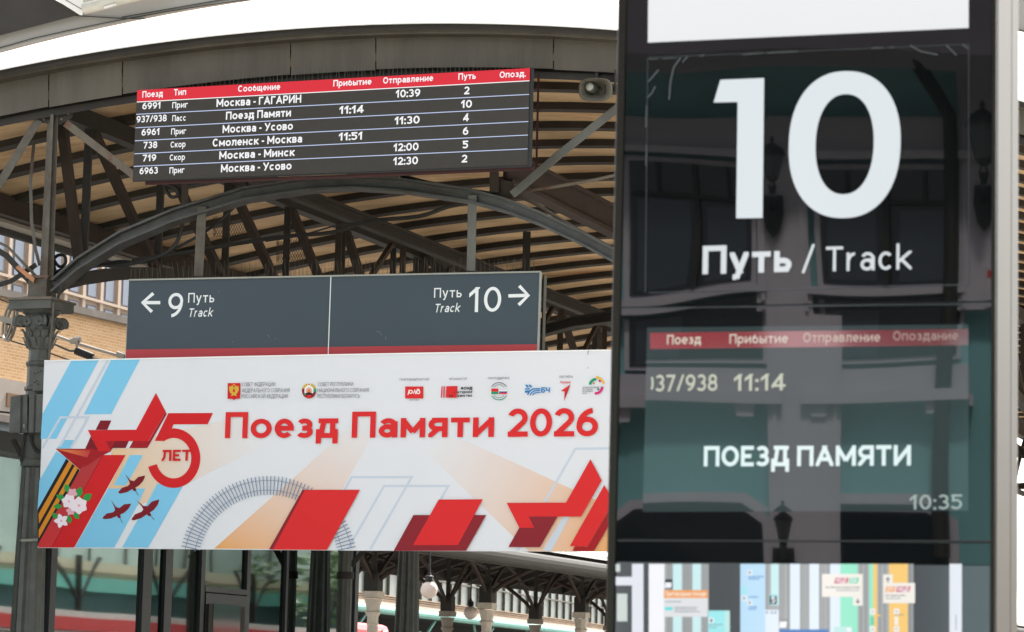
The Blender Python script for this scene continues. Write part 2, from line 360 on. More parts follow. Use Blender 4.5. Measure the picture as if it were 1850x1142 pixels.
# ------------------------------------------------------------------ platform canopy: gable, vault, girders, columns
UC = G.uz(71, 640)[0]; UM = G.uz(640, 330)[0]; UR = 2*UM-UC; BAY = 7.8; LEN = 31.0
gz = lambda y, x=640: G.uz(x, y)[1]
can = thing('platform_canopy', 'vaulted grey steel platform canopy with tan plywood ceiling above the departure board', 'canopy', C(UM, 0, 0))
TOPP = lambda x: 43+1.3e-4*(x-805)**2
BOTP = lambda x: 122+1.22e-4*(x-850)**2
xs = [-345+i*46.4 for i in range(50)]
seams = [-345, -130, 88, 221, 525, 679, 1000, 1330, 1640, 1930]
for a, b in zip(seams[:-1], seams[1:]):          # sheet metal panels of the gable, a hair of gap between them
    mb = MB(); q = [a+.8]+[x for x in xs if a+3 < x < b-3]+[b-.8]; j = random.uniform(-.006, .006)
    mb.prism(GP, [(x, TOPP(x)+6) for x in q]+[(x, BOTP(x)+(1.5 if a in (88, 525, 1000) else 0)) for x in reversed(q)], .06+j, .14+j, 'galv')
    mb.build('fascia_panel', can, bevel=.004)
mb = MB(); mb.strip(GP, [(x, TOPP(x)+5) for x in xs], 11, -.3, .3, 'fascia_drip'); mb.strip(GP, [(x, TOPP(x)-1.5) for x in xs], 2.5, -.3, .34, 'roof_white'); mb.build('roof_edge', can)
mb = MB(); mb.strip(GP, [(x, BOTP(x)+12) for x in xs], 13, -.06, .08, 'steel_dark'); mb.strip(GP, [(x, BOTP(x)+3) for x in xs], 6, -.12, .03, 'steel_dark'); mb.build('gable_chord', can)
RP = lambda x: 88+1.26e-4*(x-825)**2              # underside of the vault, as a curve in the gable plane
prof = [G.uz(x, RP(x)) for x in range(-332, 1990, 60)]
def zroof(u):
    for (a, za), (b, zb) in zip(prof[:-1], prof[1:]):
        if a <= u <= b: return za+(zb-za)*(u-a)/(b-a)
    return prof[0][1] if u < prof[0][0] else prof[-1][1]
mb = MB()
for (a, za), (b, zb) in zip(prof[:-1], prof[1:]):
    n = 10
    for i in range(n):
        w0, w1 = .1+(LEN-.1)*i/n, .1+(LEN-.1)*(i+1)/n
        mb.solid([C(a, w0, za), C(b, w0, zb), C(b, w1, zb), C(a, w1, za)], [C(a, w0, za+.04), C(b, w0, zb+.04), C(b, w1, zb+.04), C(a, w1, za+.04)], 'plywood')
mb.build('plywood_ceiling', can)
mb = MB()
for (a, za), (b, zb) in zip(prof[:-1], prof[1:]):
    mb.solid([C(a, -.25, za+.06), C(b, -.25, zb+.06), C(b, LEN, zb+.06), C(a, LEN, za+.06)], [C(a, -.25, za+.11), C(b, -.25, zb+.11), C(b, LEN, zb+.11), C(a, LEN, za+.11)], 'galv')
mb.build('roof_sheet', can)
first = None
wq = .45; k = 0
while wq < LEN-.2:                                # battens across the vault
    if first is None:
        mb = MB(); q = [(a, z) for a, z in prof]; cc = lambda u, z, o: C(u, wq0-o, z); wq0 = wq
        mb.strip(cc, [(a, z-.03) for a, z in q], .06, -.07, .07, 'batten'); first = mb.build('batten', can)
    else:
        o = first.copy(); COL.objects.link(o); o.parent = can; o.location = LD*(wq-wq0)+Vector((0, 0, random.uniform(0, .004)))
    wq += .83
def beamL(u, w0, w1, z, a, b, m): 
    m_ = MB(); m_.bar(C(u, w0, z), C(u, w1, z), a, b, m); return m_
# eaves: deep edge beam, pale soffit board, gutter pipe
for s, ue in ((-1, prof[0][0]), (1, prof[-1][0])):
    z = zroof(ue); mb = MB(); mb.bar(C(ue-s*.14, .1, z-.08), C(ue-s*.14, LEN, z-.08), .14, .18, 'steel_brown'); mb.build('eave_beam', can)
    mb = MB(); mb.bar(C(ue-s*.0, .1, z-.19), C(ue-s*.0, LEN, z-.19), .2, .03, 'soffit_pale'); mb.build('soffit_board', can)
    mb = MB(); mb.tube([C(ue+s*.13, .0, z-.2), C(ue+s*.13, LEN, z-.2)], .06, 'steel_dark', 12); mb.build('gutter', can, smooth=True)
# longitudinal I-beams under the vault
def ibeam(mb, f0, f1, u, h, wd, m):
    for (zz, t, wv) in ((0, .03, wd), (-h/2, h, .035), (-h, .03, wd)): mb.bar(C(u, f0[0], f0[1]+zz), C(u, f1[0], f1[1]+zz), wv, t, m)
UI = G.uz(336, 265)[0]; UJ = G.uz(905, 290)[0]
for u, zt, lat in ((UI, gz(258, 336), True), (UJ, gz(272, 905), True)):
    mb = MB(); ibeam(mb, (.1, zt), (LEN, zt), u, .09 if u < UM else .21, .08 if u < UM else .12, 'steel_dark' if u < UM else 'steel_brown'); mb.build('ridge_beam', can)
    mb = MB(); zb = zt-1.02
    mb.bar(C(u, 3.0, zb), C(u, LEN, zb), .06, .06, 'steel_brown')
    wv = 3.0
    while wv < LEN-1.3:
        mb.bar(C(u, wv, zt-.14), C(u, wv, zb), .055, .055, 'steel_brown'); mb.bar(C(u, wv+.1, zb), C(u, wv+1.2, zt-.16), .045, .04, 'steel_brown')
        wv += 1.48
    mb.build('lattice_girder', can)
# front truss, arch and posts; frames repeat at every bay
ARCH = [(100, 518), (147, 478), (221, 432), (319, 391), (447, 352), (560, 335), (640, 331), (726, 336), (852, 355), (915, 372), (978, 396), (1057, 433), (1110, 462), (1160, 495), (1200, 524)]
AUZ = [G.uz(*p) for p in ARCH]
def frame(wf, m1, m2, dets):
    fn = lambda u, z, o: C(u, wf-o, z)
    mb = MB(); mb.strip(fn, AUZ, .085, -.02, .02, m1); up = [(u, z+.045) for u, z in AUZ]; lo = [(u, z-.045) for u, z in AUZ]
    mb.strip(fn, up, .018, -.07, .07, m1); mb.strip(fn, lo, .018, -.075, .075, m1); mb.build('arch_beam', can)
    if dets:
        for p in ((365, 372, 358.5, 500, 17), (853.5, 352, 851, 490, 16)):
            mb = MB(); mb.strip(GP, [(p[0], p[1]), (p[2], p[3])], p[4], -.05, .05, 'steel_grey' if p[0] < 500 else 'steel_blue'); mb.build('hanger_post', can, bevel=.005)
        for pts, wd, m, o in (([(84, 506), (96, 206)], [25, 19], 'steel_grey', 0), ([(70, 216), (-18, 360)], 15, 'steel_grey', .01), ([(118, 222), (246, 320)], 14, 'rust_strut', .01),
                           ([(925, 352), (1012, 278), (1119, 192)], 15, 'steel_blue', .02), ([(893, 250), (893, 348)], 17, 'steel_brown', -.02), ([(336, 262), (334, 372)], 12, 'steel_brown', -.02),
                           ([(1208, 500), (1195, 196)], 24, 'steel_grey', 0), ([(1172, 300), (1120, 230)], 14, 'steel_grey', .01)):
            mb = MB(); mb.strip(GP, pts, wd, -.05+o, .05+o, m)
            if wd == [25, 19]: mb.strip(GP, [(82, 506), (94, 206)], [7, 6], .05, .1, m)
            mb.build('brace', can, bevel=.004)
        mb = MB(); mb.prism(GP, [(62, 200), (132, 190), (131, 212), (108, 226), (72, 222)], -.02, .05, 'steel_dark'); g_ = mb.build('gusset_plate', can); mb = MB(); [mb.lathe(GP(x, y, .05), [(.011, 0), (.011, .01), (.005, .014)], 'rust_strut', 8, ax=(G.u, Vector((0, 0, 1)), G.n)) for x, y in ((78, 207), (88, 204), (103, 201), (116, 199), (124, 205), (112, 216), (80, 216))]; mb.build('rivets', g_); mb = MB(); mb.prism(GP, [(884, 318), (930, 330), (926, 350), (905, 358), (888, 345)], -.05, .0, 'steel_brown'); mb.build('gusset_plate', can)
        mb = MB(); mb.strip(GP, [(61, 260), (55, 330), (57, 400), (64, 450), (72, 480)], 6, -.1, -.05, 'steel_grey'); mb.build('conduit', can)
        mb = MB(); mb.strip(GP, [(-40, 432), (12, 462), (66, 522)], 11, -.04, .04, 'steel_dark'); mb.strip(GP, [(-40, 420), (14, 446), (66, 500)], 5, -.06, .06, 'steel_grey'); mb.strip(GP, [(-40, 527), (20, 508), (66, 478)], 9, -.05, .0, 'steel_dark'); mb.build('arch_beam', can)
        mb = MB(); mb.prism(GP, [(28, 484), (33, 479), (63, 503), (60, 511)], .05, .12, 'wood_orange'); mb.build('wooden_wedge', can)
    else:
        mb = MB(); zt = gz(262, 336)
        for (a, b) in (((UC, gz(505, 80)), (UC, zroof(UC)-.1)), ((UR, gz(505, 80)), (UR, zroof(UR)-.1)), ((UI, AUZ[3][1]), (UI, zroof(UI)-.1)), ((UJ, AUZ[9][1]), (UJ, zroof(UJ)-.1)), ((UC, zroof(UC)-.15), (UI, AUZ[3][1])), ((UR, zroof(UR)-.15), (UJ, AUZ[9][1]))):
            mb.bar(C(a[0], wf, a[1]), C(b[0], wf, b[1]), .08, .08, m2)
        mb.build('brace', can)
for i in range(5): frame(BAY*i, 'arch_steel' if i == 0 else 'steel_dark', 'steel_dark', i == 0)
# lattice arches along both rows of columns
ZS, ZCR = gz(520, 82), gz(420, 82)+.05
for u in (UC, UR):
    zt = zroof(u)-.16; zb = ZCR-.05
    mb = MB(); mb.bar(C(u, .1, zt), C(u, LEN, zt), .12, .14, 'steel_dark'); mb.build('ridge_beam', can)
    for i in range(4):
        mb = MB(); pts = []
        for j in range(15):
            t = j/14; pts.append((BAY*(i+t), ZS+(ZCR-ZS)*(1-abs(2*t-1)**2.3)))
        mb.strip(lambda w_, z_, o: C(u+o, w_, z_), pts, .1, -.05, .05, 'steel_dark'); n = 6
        for j in range(1, n+1):
            t = (j-.5)/n; za = ZS+(ZCR-ZS)*(1-abs(2*t-1)**2.3); wv = BAY*(i+t)
            mb.bar(C(u, wv, za), C(u, wv, zt), .07, .06, 'steel_dark')
            t2 = t-1/n if j > 1 else t-.4/n; za2 = za
            mb.bar(C(u, BAY*(i+t2)+.05, zt-.05), C(u, wv-.05, za+.05), .075, .06, 'steel_brown')
        mb.build('lattice_girder', can)
# columns
COLP = [(.42, .02), (.5, .3), (.5, .31)]
def zc(y): return gz(y, 72)
def make_column(u, wf, mat, k=1.0):
    c0 = C(u, wf, 0); X, Y = G.u, LD
    mb = MB(); P = [(.36, 0), (.36, .25), (.30, .32), (.24, .5), (.2, .62), (.175, .66)]; mb.lathe(c0, P, mat, 8, rot=R(22.5)-YAW)
    P = [(.158, .66), (.150, 1.0), (.118, zc(1010)), (.098, zc(846))]; mb.lathe(c0, P, mat, 24, 1, amp=.13)
    o = mb.build('column', can)
    mb = MB(); mb.lathe(c0, [(.088, zc(846)), (.108, zc(843)), (.108, zc(832)), (.092, zc(829)), (.092, zc(708)), (.105, zc(705)), (.105, zc(700)), (.090, zc(697)), (.088, zc(664)), (.1, zc(660)), (.104, zc(656)), (.085, zc(652)), (.082, zc(632)), (.094, zc(630)), (.094, zc(627))], mat, 8, rot=R(22.5)-YAW); mb.build('neck', o, smooth=False)
    mb = MB(); mb.lathe(c0, [(.09, zc(632)), (.097, zc(624)), (.105, zc(612)), (.113, zc(600)), (.124, zc(588)), (.132, zc(576)), (.12, zc(571)), (.145, zc(567)), (.158, zc(562))], mat, 24)
    h = .185
    mb.box(C(u, wf, (zc(563)+zc(547))/2), X*h, Y*h, (zc(547)-zc(563))/2, mat); mb.box(C(u, wf, (zc(547)+zc(543))/2), X*(h+.015), Y*(h+.015), (zc(543)-zc(547))/2, 'rust_strut')
    def acanth(a, r0, z0, z1, wd, outw):
        d = X*math.cos(a)+Y*math.sin(a); e = Y*math.cos(a)-X*math.sin(a); P = []
        for t, o_, wk in ((0, 0, .7), (.35, .012, 1), (.7, .024, .95), (.92, outw*.8, .75), (1.0, outw, .45), (.93, outw+.012, .25)):
            z = z0+(z1-z0)*t; c = Vector((c0.x, c0.y, z))+d*(r0+o_); P.append((c-e*wd*wk/2-d*.006, c+d*.004, c+e*wd*wk/2-d*.006))
        for p, q in zip(P[:-1], P[1:]):
            mb.face([p[0], p[1], q[1], q[0]], mat, d); mb.face([p[1], p[2], q[2], q[1]], mat, d)
    for k in range(12): acanth(2*math.pi*k/12, .098, zc(630), zc(611), .05, .036)
    for k in range(12): acanth(2*math.pi*(k+.5)/12, .104, zc(620), zc(597), .056, .046)
    def volute(c, e, f, n_, R0, th):
        pts = [c+(e*math.cos(t)+f*math.sin(t))*(R0*(1-.82*i/30)) for i in range(31) for t in [-.6+i/30*4.4*math.pi]]
        mb.tube(pts, [th*(1-.4*i/30) for i in range(31)], mat, 6); mb.lathe(c-n_*.014, [(R0*.9, 0), (R0*.86, .02)], mat, 14, ax=(e, f, n_)); mb.lathe(c, [(.012, 0), (.008, .022)], mat, 8, ax=(e, f, n_))
    Zv = Vector((0, 0, 1))
    for sx, sy in ((1, 1), (1, -1), (-1, 1), (-1, -1)):
        d = (X*sx+Y*sy).normalized(); sd_ = d.cross(Zv); c = C(u, wf, zc(584))+d*.165
        for q in (1, -1): volute(c+sd_*q*.022, d, Zv, sd_*q, .05, .011)
    for d, e in ((X, Y), (-X, Y), (Y, X), (-Y, X)):
        for q in (-1, 1): volute(C(u, wf, zc(584))+d*.128+e*q*.052, e*q, Zv, d, .043, .010)
    mb.build('capital', o, smooth=True)
    mb = MB(); h = .082; mb.box(C(u, wf, (zc(543)+zc(503))/2), X*h, Y*h, (zc(503)-zc(543))/2, 'steel_grey'); mb.box(C(u, wf, zc(503)), X*(h+.02), Y*(h+.02), .012, 'rust_strut'); mb.box(C(u, wf, zc(541)), X*(h+.025), Y*(h+.025), .012, 'rust_strut'); mb.build('post_block', o, bevel=.006)
    return o
for i in range(4):
    make_column(UC, BAY*i, 'iron'); make_column(UR, BAY*i, 'iron')

# ------------------------------------------------------------------ things on the front column
def solo(name, label, cat, mb, p, group=None, **k):
    return tag(mb.build(name, None, org=p, **k), label, cat, group)
BX = thing('junction_box', 'grey junction box on the left face of the cast iron column', 'junction box', GP(33, 750, .1))
mb = MB(); c = GP(35, 750, .1); mb.prism(GP, [(19, 716), (50, 712), (50, 783), (16, 783)], -.04, .14, 'iron'); mb.build('housing', BX, bevel=.01)
mb = MB(); mb.prism(GP, [(37, 714), (40, 714), (39, 783), (36, 783)], .14, .147, 'steel_dark'); mb.tube([GP(44, 768, .14), GP(44, 772, .165)], .012, 'alu'); mb.build('lid_clasp', BX)
BX = thing('junction_box', 'narrow grey junction box on the column beside the banner corner', 'junction box', GP(65, 750, .1))
mb = MB(); mb.prism(GP, [(53, 712), (79, 712), (76, 783), (51, 783)], .08, .2, 'iron'); mb.build('housing', BX, bevel=.01)
mb = MB(); mb.prism(GP, [(62, 713), (64, 713), (62, 783), (60, 783)], .2, .207, 'steel_dark'); mb.build('lid_clasp', BX)
mb = MB(); mb.prism(GP, [(61, 664), (82, 664), (80, 706), (59, 706)], .09, .112, 'iron')
for x, y in ((63, 675), (69, 673), (74, 670), (66, 688), (63, 691), (69, 694)): mb.lathe(GP(x, y, .112), [(.006, 0), (.006, .004)], 'black', 8, ax=(G.u, Vector((0, 0, 1)), G.n))
solo('cover_plate', 'flat grey cover plate with small round holes above the junction boxes', 'cover plate', mb, GP(70, 685, .1))
def cable(label, pts, r, off=0, m='rubber', name='cable', cat='cable'):
    mb = MB(); P = [GP(x, y, off) for x, y in pts]; Q = []
    for i in range(len(P)-1):                     # Catmull-Rom so that the cable hangs smoothly
        a, b, c_, d = P[max(0, i-1)], P[i], P[i+1], P[min(len(P)-1, i+2)]
        for t in (0, .25, .5, .75): Q.append(.5*((2*b)+(c_-a)*t+(2*a-5*b+4*c_-d)*t*t+(3*b-a-3*c_+d)*t**3))
    Q.append(P[-1]); mb.tube(Q, r, m, 8); return solo(name, label, cat, mb, P[0], smooth=True)
cable('thin grey earth cable running down the front of the column capital', [(97, 546), (95, 580), (91, 620), (89, 648)], .009, .24, 'steel_grey')
cable('short black cables curling out beneath the narrow junction box', [(56, 785), (58, 800), (64, 812), (74, 818)], .014, .1)
cable('black cable dropping from the left junction box', [(44, 784), (43, 800), (40, 815), (38, 834)], .010, .12)
cable('slanting black strap behind the left junction box', [(24, 795), (30, 806), (38, 824)], .02, .0, 'steel_dark')
cable('thick black cable sagging from the column top below the left arch', [(92, 496), (130, 482), (175, 479), (225, 478), (265, 470), (298, 458), (318, 440), (328, 412), (332, 372)], .016, -.12)
cable('second black cable along the sagging one below the left arch', [(88, 505), (120, 490), (160, 484), (215, 472), (262, 474), (310, 452), (345, 434), (372, 418), (400, 396), (432, 366)], .012, -.18)
cable('looped black cable coil behind the column top', [(100, 492), (97, 470), (106, 461), (117, 463), (118, 476), (108, 482), (98, 470), (96, 450), (95, 420), (97, 300)], .013, -.1)
cable('black cable loop hanging left of the arch foot', [(128, 503), (143, 506), (153, 500), (157, 490), (148, 484)], .011, -.1)
cable('black cable down the column block beside the arch foot', [(113, 512), (109, 524), (104, 540)], .012, .1)
cable('long dark conduit crossing behind the middle of the arch', [(240, 470), (315, 459), (424, 441), (515, 427), (600, 420), (666, 400), (757, 391), (808, 374), (850, 366)], .017, -.9, 'steel_dark', 'conduit', 'conduit')
cable('thin wire strung above the dark conduit', [(480, 436), (545, 425), (620, 405), (700, 399)], .007, -.8)
cable('speckled conduit running right from the gusset to the totem edge', [(931, 347), (985, 340), (1041, 331), (1080, 324), (1125, 313)], .013, -.15, 'rust_strut', 'conduit', 'conduit')
cable('speckled conduit following the right haunch of the arch', [(931, 352), (969, 369), (1012, 396), (1060, 424), (1125, 458)], .014, -.12, 'rust_strut', 'conduit', 'conduit')
cable('black cable sweeping under the departure board onto the arch', [(725, 318), (770, 330), (830, 342), (900, 352)], .018, -.05)
cable('short black cable loop under the left end of the departure board', [(300, 345), (310, 356), (322, 352), (318, 340), (296, 333)], .014, .02)
cable('thin black wire dropping behind the left of the board', [(447, 345), (446, 318), (450, 300)], .012, -.1)
# loudspeaker
sp = thing('loudspeaker', 'grey horn loudspeaker hanging under the right end of the gable', 'loudspeaker', GP(1075, 162, .3))
def rrect(cx, cy, a, b, n=24, e=3.0): return [(cx+a*abs(math.cos(t))**(2/e)*math.copysign(1, math.cos(t)), cy+b*abs(math.sin(t))**(2/e)*math.copysign(1, math.sin(t))) for t in [2*math.pi*i/n for i in range(n)]]
mb = MB(); rings = [(1.0, .36), (1.04, .35), (1.0, .33), (.7, .2), (.35, .08), (.3, .02)]; inn = [(.93, .355), (.62, .27), (.34, .2), (.25, .17)]
for seq in (rings, inn):
    for (a, oa), (b, ob) in zip(seq[:-1], seq[1:]):
        A = [GP(x, y, oa) for x, y in rrect(1075+ (0 if seq is rings else 0), 162, 28.5*a, 20.5*a)]; B = [GP(x, y, ob) for x, y in rrect(1077, 162, 28.5*b, 20.5*b)]
        for i in range(24): mb.face([A[i], A[(i+1) % 24], B[(i+1) % 24], B[i]], M('horn_grey', (98, 95, 84), .5, 0, .12, 6))
A = [GP(x, y, .36) for x, y in rrect(1075, 162, 28.5, 20.5)]; B = [GP(x, y, .355) for x, y in rrect(1075, 162, 26.5, 19)]
for i in range(24): mb.face([A[i], A[(i+1) % 24], B[(i+1) % 24], B[i]], 'galv', G.n)
mb.build('horn', sp, smooth=True)
mb = MB(); mb.lathe(GP(1075, 163, .18), [(.035, 0), (.036, .1), (.03, .13), (.012, .14)], 'alu', 16, ax=(G.u, Vector((0, 0, 1)), G.n)); mb.build('driver', sp, smooth=True)
mb = MB(); mb.strip(GP, [(1104, 160), (1112, 150), (1112, 126)], 4, .1, .14, 'steel_dark'); mb.build('bracket', sp); mb = MB(); mb.strip(GP, [(1078, 142), (1078, 124)], 5, .08, .12, 'steel_dark'); mb.build('bracket', sp)

# ------------------------------------------------------------------ departure board
OB = .46
def BP(x, y, o=0): return G.pt(x, y, OB+o)
bd = thing('departure_board', 'wide LED departure board with red header and white train times', 'departure board', BP(600, 330))
mb = MB(); mb.prism(BP, [(247.5, 163.5), (965, 123.5), (961, 302), (239.5, 329)], -.16, -.006, 'black'); mb.build('housing', bd)
mb = MB(); mb.strip(BP, [(262, 331), (600, 320), (966, 304)], 7, -.2, -.03, 'rust_frame' if 'rust_frame' in MATS else M('rust_frame', (54, 18, 15), .7, 0, .3, 6)); mb.strip(BP, [(973, 134), (969, 302)], 4, -.22, -.17, 'rust_frame'); mb.build('support_frame', bd)
DARK = M('led_dark', (66, 64, 61), .8, 0, .06, 60, ior=1.2)
mb = MB(); mb.face([BP(x, y) for x, y in [(248, 163), (957.5, 123), (953, 298), (240, 327)]], DARK, G.n); mb.build('screen', bd)
mb = MB(); mb.face([BP(x, y, .003) for x, y in [(248, 163), (957.5, 123), (957, 146), (247.3, 184.4)]], glow('led_red', (222, 50, 64)), G.n); mb.build('header_bar', bd)
WH = glow('led_white', (250, 250, 252)); LB = glow('led_line', (196, 208, 240))
lines = [(184.5, 146), (206.7, 170.6), (231, 195), (254.5, 219.6), (278, 244), (300.8, 269), (324, 295)]
LX, RX = 245.0, 955.0
yl = lambda i, x: lines[i][0]+(lines[i][1]-lines[i][0])*(x-LX)/(RX-LX)
for i in range(0, 6):
    mb = MB(); mb.strip(BP, [(247.2-i*1.2, lines[i][0]), (956.6-i*.7, lines[i][1])], 1.5, .002, .005, LB if i else WH); mb.build('row_line', bd)
def btext(s, x0, x1, i, fr, cap, wt=.19):
    f = lambda x: yl(i, x)+(yl(i+1, x)-yl(i, x))*fr
    mb = MB(); text(mb, G, s, (x0, f(x0)), (x1, f(x1)), cap, WH, OB+.006, wt); mb.build('lettering', bd)
def htext(s, x0, x1, y0, cap=11.5):
    mb = MB(); text(mb, G, s, (x0, y0), (x1, y0-.0545*(x1-x0)), cap, WH, OB+.006, .18); mb.build('lettering', bd)
htext('Поезд', 257, 294, 176.5); htext('Тип', 314, 336, 172.7); htext('Сообщение', 430, 506, 166.2); htext('Прибытие', 602, 671, 156.4); htext('Отправление', 692, 782.5, 151.3); htext('Путь', 828, 859.5, 144.2); htext('Опозд.', 902.6, 949.5, 141)
rows = [('6991', 257, 290, 'Приг', 311, 339, 'Москва - ГАГАРИН', 391, 544, '', 0, 0, '10:39', 715, 759, '2', 838.5, 848),
 ('937/938', 246.5, 301, 'Пасс', 311, 336, 'Поезд Памяти', 408, 525.5, '11:14', 613, 657, '', 0, 0, '10', 833, 852.5),
 ('6961', 255.5, 288, 'Приг', 309, 336, 'Москва - Усово', 402, 529, '', 0, 0, '11:30', 713, 758, '4', 836.7, 847),
 ('738', 259, 284, 'Скор', 308, 335, 'Смоленск - Москва', 384, 545.5, '11:51', 612, 654.6, '', 0, 0, '6', 836, 846),
 ('719', 257.5, 282, 'Скор', 306.5, 334, 'Москва - Минск', 396, 532, '', 0, 0, '12:00', 711, 756, '5', 835.7, 845.5),
 ('6963', 252, 285, 'Приг', 306, 333, 'Москва - Усово', 399, 526.5, '', 0, 0, '12:30', 710.6, 755, '2', 834, 844)]
for i, r in enumerate(rows):
    btext(r[0], r[1], r[2], i, .63, 12.2); btext(r[3], r[4], r[5], i, .66, 11, .17); btext(r[6], r[7], r[8], i, .74, 14.3)
    if r[9]: btext(r[9], r[10], r[11], i, .74, 14)
    if r[12]: btext(r[12], r[13], r[14], i, .74, 14)
    btext(r[15], r[16], r[17], i, .76, 14)

# ------------------------------------------------------------------ hanging track sign
OS = .1
def SP(x, y, o=0): return G.pt(x, y, OS+o)
sg = thing('track_sign', 'dark slate hanging sign with red stripe pointing to tracks 9 and 10', 'sign', SP(600, 640))
mb = MB(); mb.prism(SP, [(233, 505), (977, 490.5), (971, 676), (224, 690)], -.17, -.002, 'alu'); mb.build('sign_box', sg, bevel=.004)
mb = MB(); mb.face([SP(x, y) for x, y in [(233.3, 507), (975, 492.5), (972, 622), (228, 631.6)]], 'sign_panel', G.n); mb.build('sign_face', sg)
mb = MB(); mb.face([SP(x, y) for x, y in [(228, 631.6), (972, 622), (969, 675), (225, 688)]], 'sign_red', G.n); mb.build('red_stripe', sg)
mb = MB(); mb.strip(SP, [(597.8, 499.6), (592.2, 660)], 1.6, .001, .003, 'sign_white'); mb.build('divider', sg)
mb = MB(); mb.strip(SP, [(232.5, 505.8), (977, 491)], 3, -.175, .012, 'alu'); mb.strip(SP, [(977, 491), (971, 676)], 4.4, -.18, .01, 'alu'); mb.build('edge_trim', sg)
mb = MB(); mb.strip(SP, [(985.5, 498), (980.5, 676)], 5, -.24, -.19, 'alu'); mb.strip(SP, [(982.5, 496), (977.5, 676)], 3, -.22, -.2, 'black'); mb.build('back_panel', sg)
def arrow(tip, tail, a, b, wd):
    mb = MB(); mb.strip(SP, [tail, (tip[0]+(1 if tail[0] > tip[0] else -1)*3, tip[1])], wd, .001, .002, 'sign_white'); mb.strip(SP, [a, tip, b], wd, .0022, .003, 'sign_white'); mb.build('arrow', sg)
arrow((257.5, 546.8), (289.5, 546.8), (277, 530), (274.5, 563.5), 6); arrow((954.5, 533.8), (918.5, 534.6), (938, 516.5), (937, 551), 6)
for s, p, q, cap, wt, sl, nm in (('9', (303, 573.8), (329.7, 573), 44, .13, 0, 'lettering'), ('Путь', (339.7, 547), (387, 546.1), 17.5, .13, 0, 0), ('Track', (339.5, 572.8), (386, 572), 15.5, .14, .2, 0),
    ('Путь', (784, 538), (834, 537), 17.5, .13, 0, 0), ('Track', (784.3, 564.6), (832.7, 563.6), 15.5, .14, .2, 0), ('10', (847, 564.2), (905, 563), 45, .13, 0, 0)):
    mb = MB(); text(mb, G, s, p, q, cap, 'sign_white', OS+.002, wt, sl, .19); mb.build('lettering', sg)
# bird spikes: thin wires standing along the tops of sign and board
def spikes(label, x0, x1, fy, hgt, step, off, name='bird_spikes'):
    mb = MB(); x = x0
    while x < x1:
        for o in (-.05, .03):
            xx = x+random.uniform(-1.5, 1.5); t = random.uniform(-3.5, 3.5); h = hgt*random.uniform(.75, 1.1)
            mb.tube([G.pt(xx, fy(xx)+3, off+o), G.pt(xx+t, fy(xx)-h, off+o+random.uniform(-.03, .05))], .0011, 'steel_grey', 3, False)
        x += step
    mb.strip(GP, [(x0, fy(x0)+1), (x1, fy(x1)+1)], 2, off-.05, off+.03, 'steel_grey')
    solo(name, label, 'bird spikes', mb, G.pt(x0, fy(x0), off))
spikes('row of thin wire bird spikes along the top of the track sign', 236, 972, lambda x: 506-.0199*(x-233), 30, 8, .02)
spikes('row of thin wire bird spikes along the top of the departure board', 262, 955, lambda x: 163-.0564*(x-248), 23, 8, .40)

for lb, x0, x1, y0, y1 in (('patch of bird netting behind the left haunch of the arch', 303, 362, 388, 418), ('patch of bird netting right of the left hanger post', 386, 452, 392, 428), ('ragged bird netting over the middle of the track sign', 500, 562, 432, 474)):
    mb = MB(); x = x0-(y1-y0)*.5
    while x < x1:
        for s_ in (1, -1):
            a = (x, y1) if s_ > 0 else (x+(y1-y0)*.5, y1); b = (x+(y1-y0)*.5, y0) if s_ > 0 else (x, y0)
            mb.tube([GP(min(max(a[0], x0), x1), a[1], -1.4), GP(min(max((a[0]+b[0])/2, x0), x1), (a[1]+b[1])/2, -1.38), GP(min(max(b[0], x0), x1), b[1]+random.uniform(-3, 5), -1.4)], .0022, 'steel_brown', 3, False)
        x += 4.6
    solo('bird_netting', lb, 'netting', mb, GP(x0, y1, -1.4))
mb = MB()
for q in ([(483, 605), (487, 609)], [(497, 610), (498, 613)], [(690, 606), (686, 600), (680, 598)], [(697, 614), (697, 608)], [(255, 541), (256, 540)], [(396, 525), (395, 528)], [(420, 617), (421, 619)]): mb.strip(SP, q, .6, .0005, .001, M('scuff_pale', (122, 134, 142), .6, 0, 0))
mb.build('scuff_marks', sg)

# ------------------------------------------------------------------ banner
OW = .27
bn = thing('banner', 'wide white printed banner with red star ribbons stretched below the track sign', 'banner', G.pt(600, 990, OW))
BW = M('banner_white', (220, 222, 228), .7, 0, .015, 1.1, .3, ior=1.25)
def WP(x, y, o=0): return G.pt(x, y, OW+o)
mb = MB(); X0, X1 = (80, 68), (1212, 1212)
top = [(80+(1210-80)*i/40, 652+(631-652)*i/40-1.3*math.sin(i/40*math.pi)) for i in range(41)]
bot = [(68+(1210-68)*i/40, 990+(997.5-990)*i/40+1.2*math.sin(i/40*math.pi)) for i in range(41)]
mb.solid([WP(x, y, -.035) for x, y in top+bot[::-1]], [WP(x, y) for x, y in top+bot[::-1]], BW); mb.build('fabric', bn, bevel=.004)
mb = MB(); mb.strip(WP, top, 2.2, -.03, .006, M('banner_hem', (240, 240, 240), .7, 0, .02, 3)); mb.build('hem', bn)
PC = {'blue': (128, 196, 230), 'line': (196, 206, 220), 'red': (204, 42, 46), 'red2': (214, 50, 52), 'dred': (124, 36, 44), 'mred': (160, 38, 44), 'wine': (136, 44, 52), 'ink': (42, 40, 42), 'ora': (212, 138, 48),
      'green': (58, 150, 70), 'pink': (226, 170, 186), 'petal': (238, 224, 234), 'steel': (128, 142, 164), 'gold': (206, 176, 70), 'txt': (104, 106, 112), 'navy': (40, 70, 150), 'bch': (44, 128, 190), 'yel': (230, 184, 70), 'mag': (206, 50, 120), 'wht': (236, 236, 238), 'teal2': (40, 150, 110)}
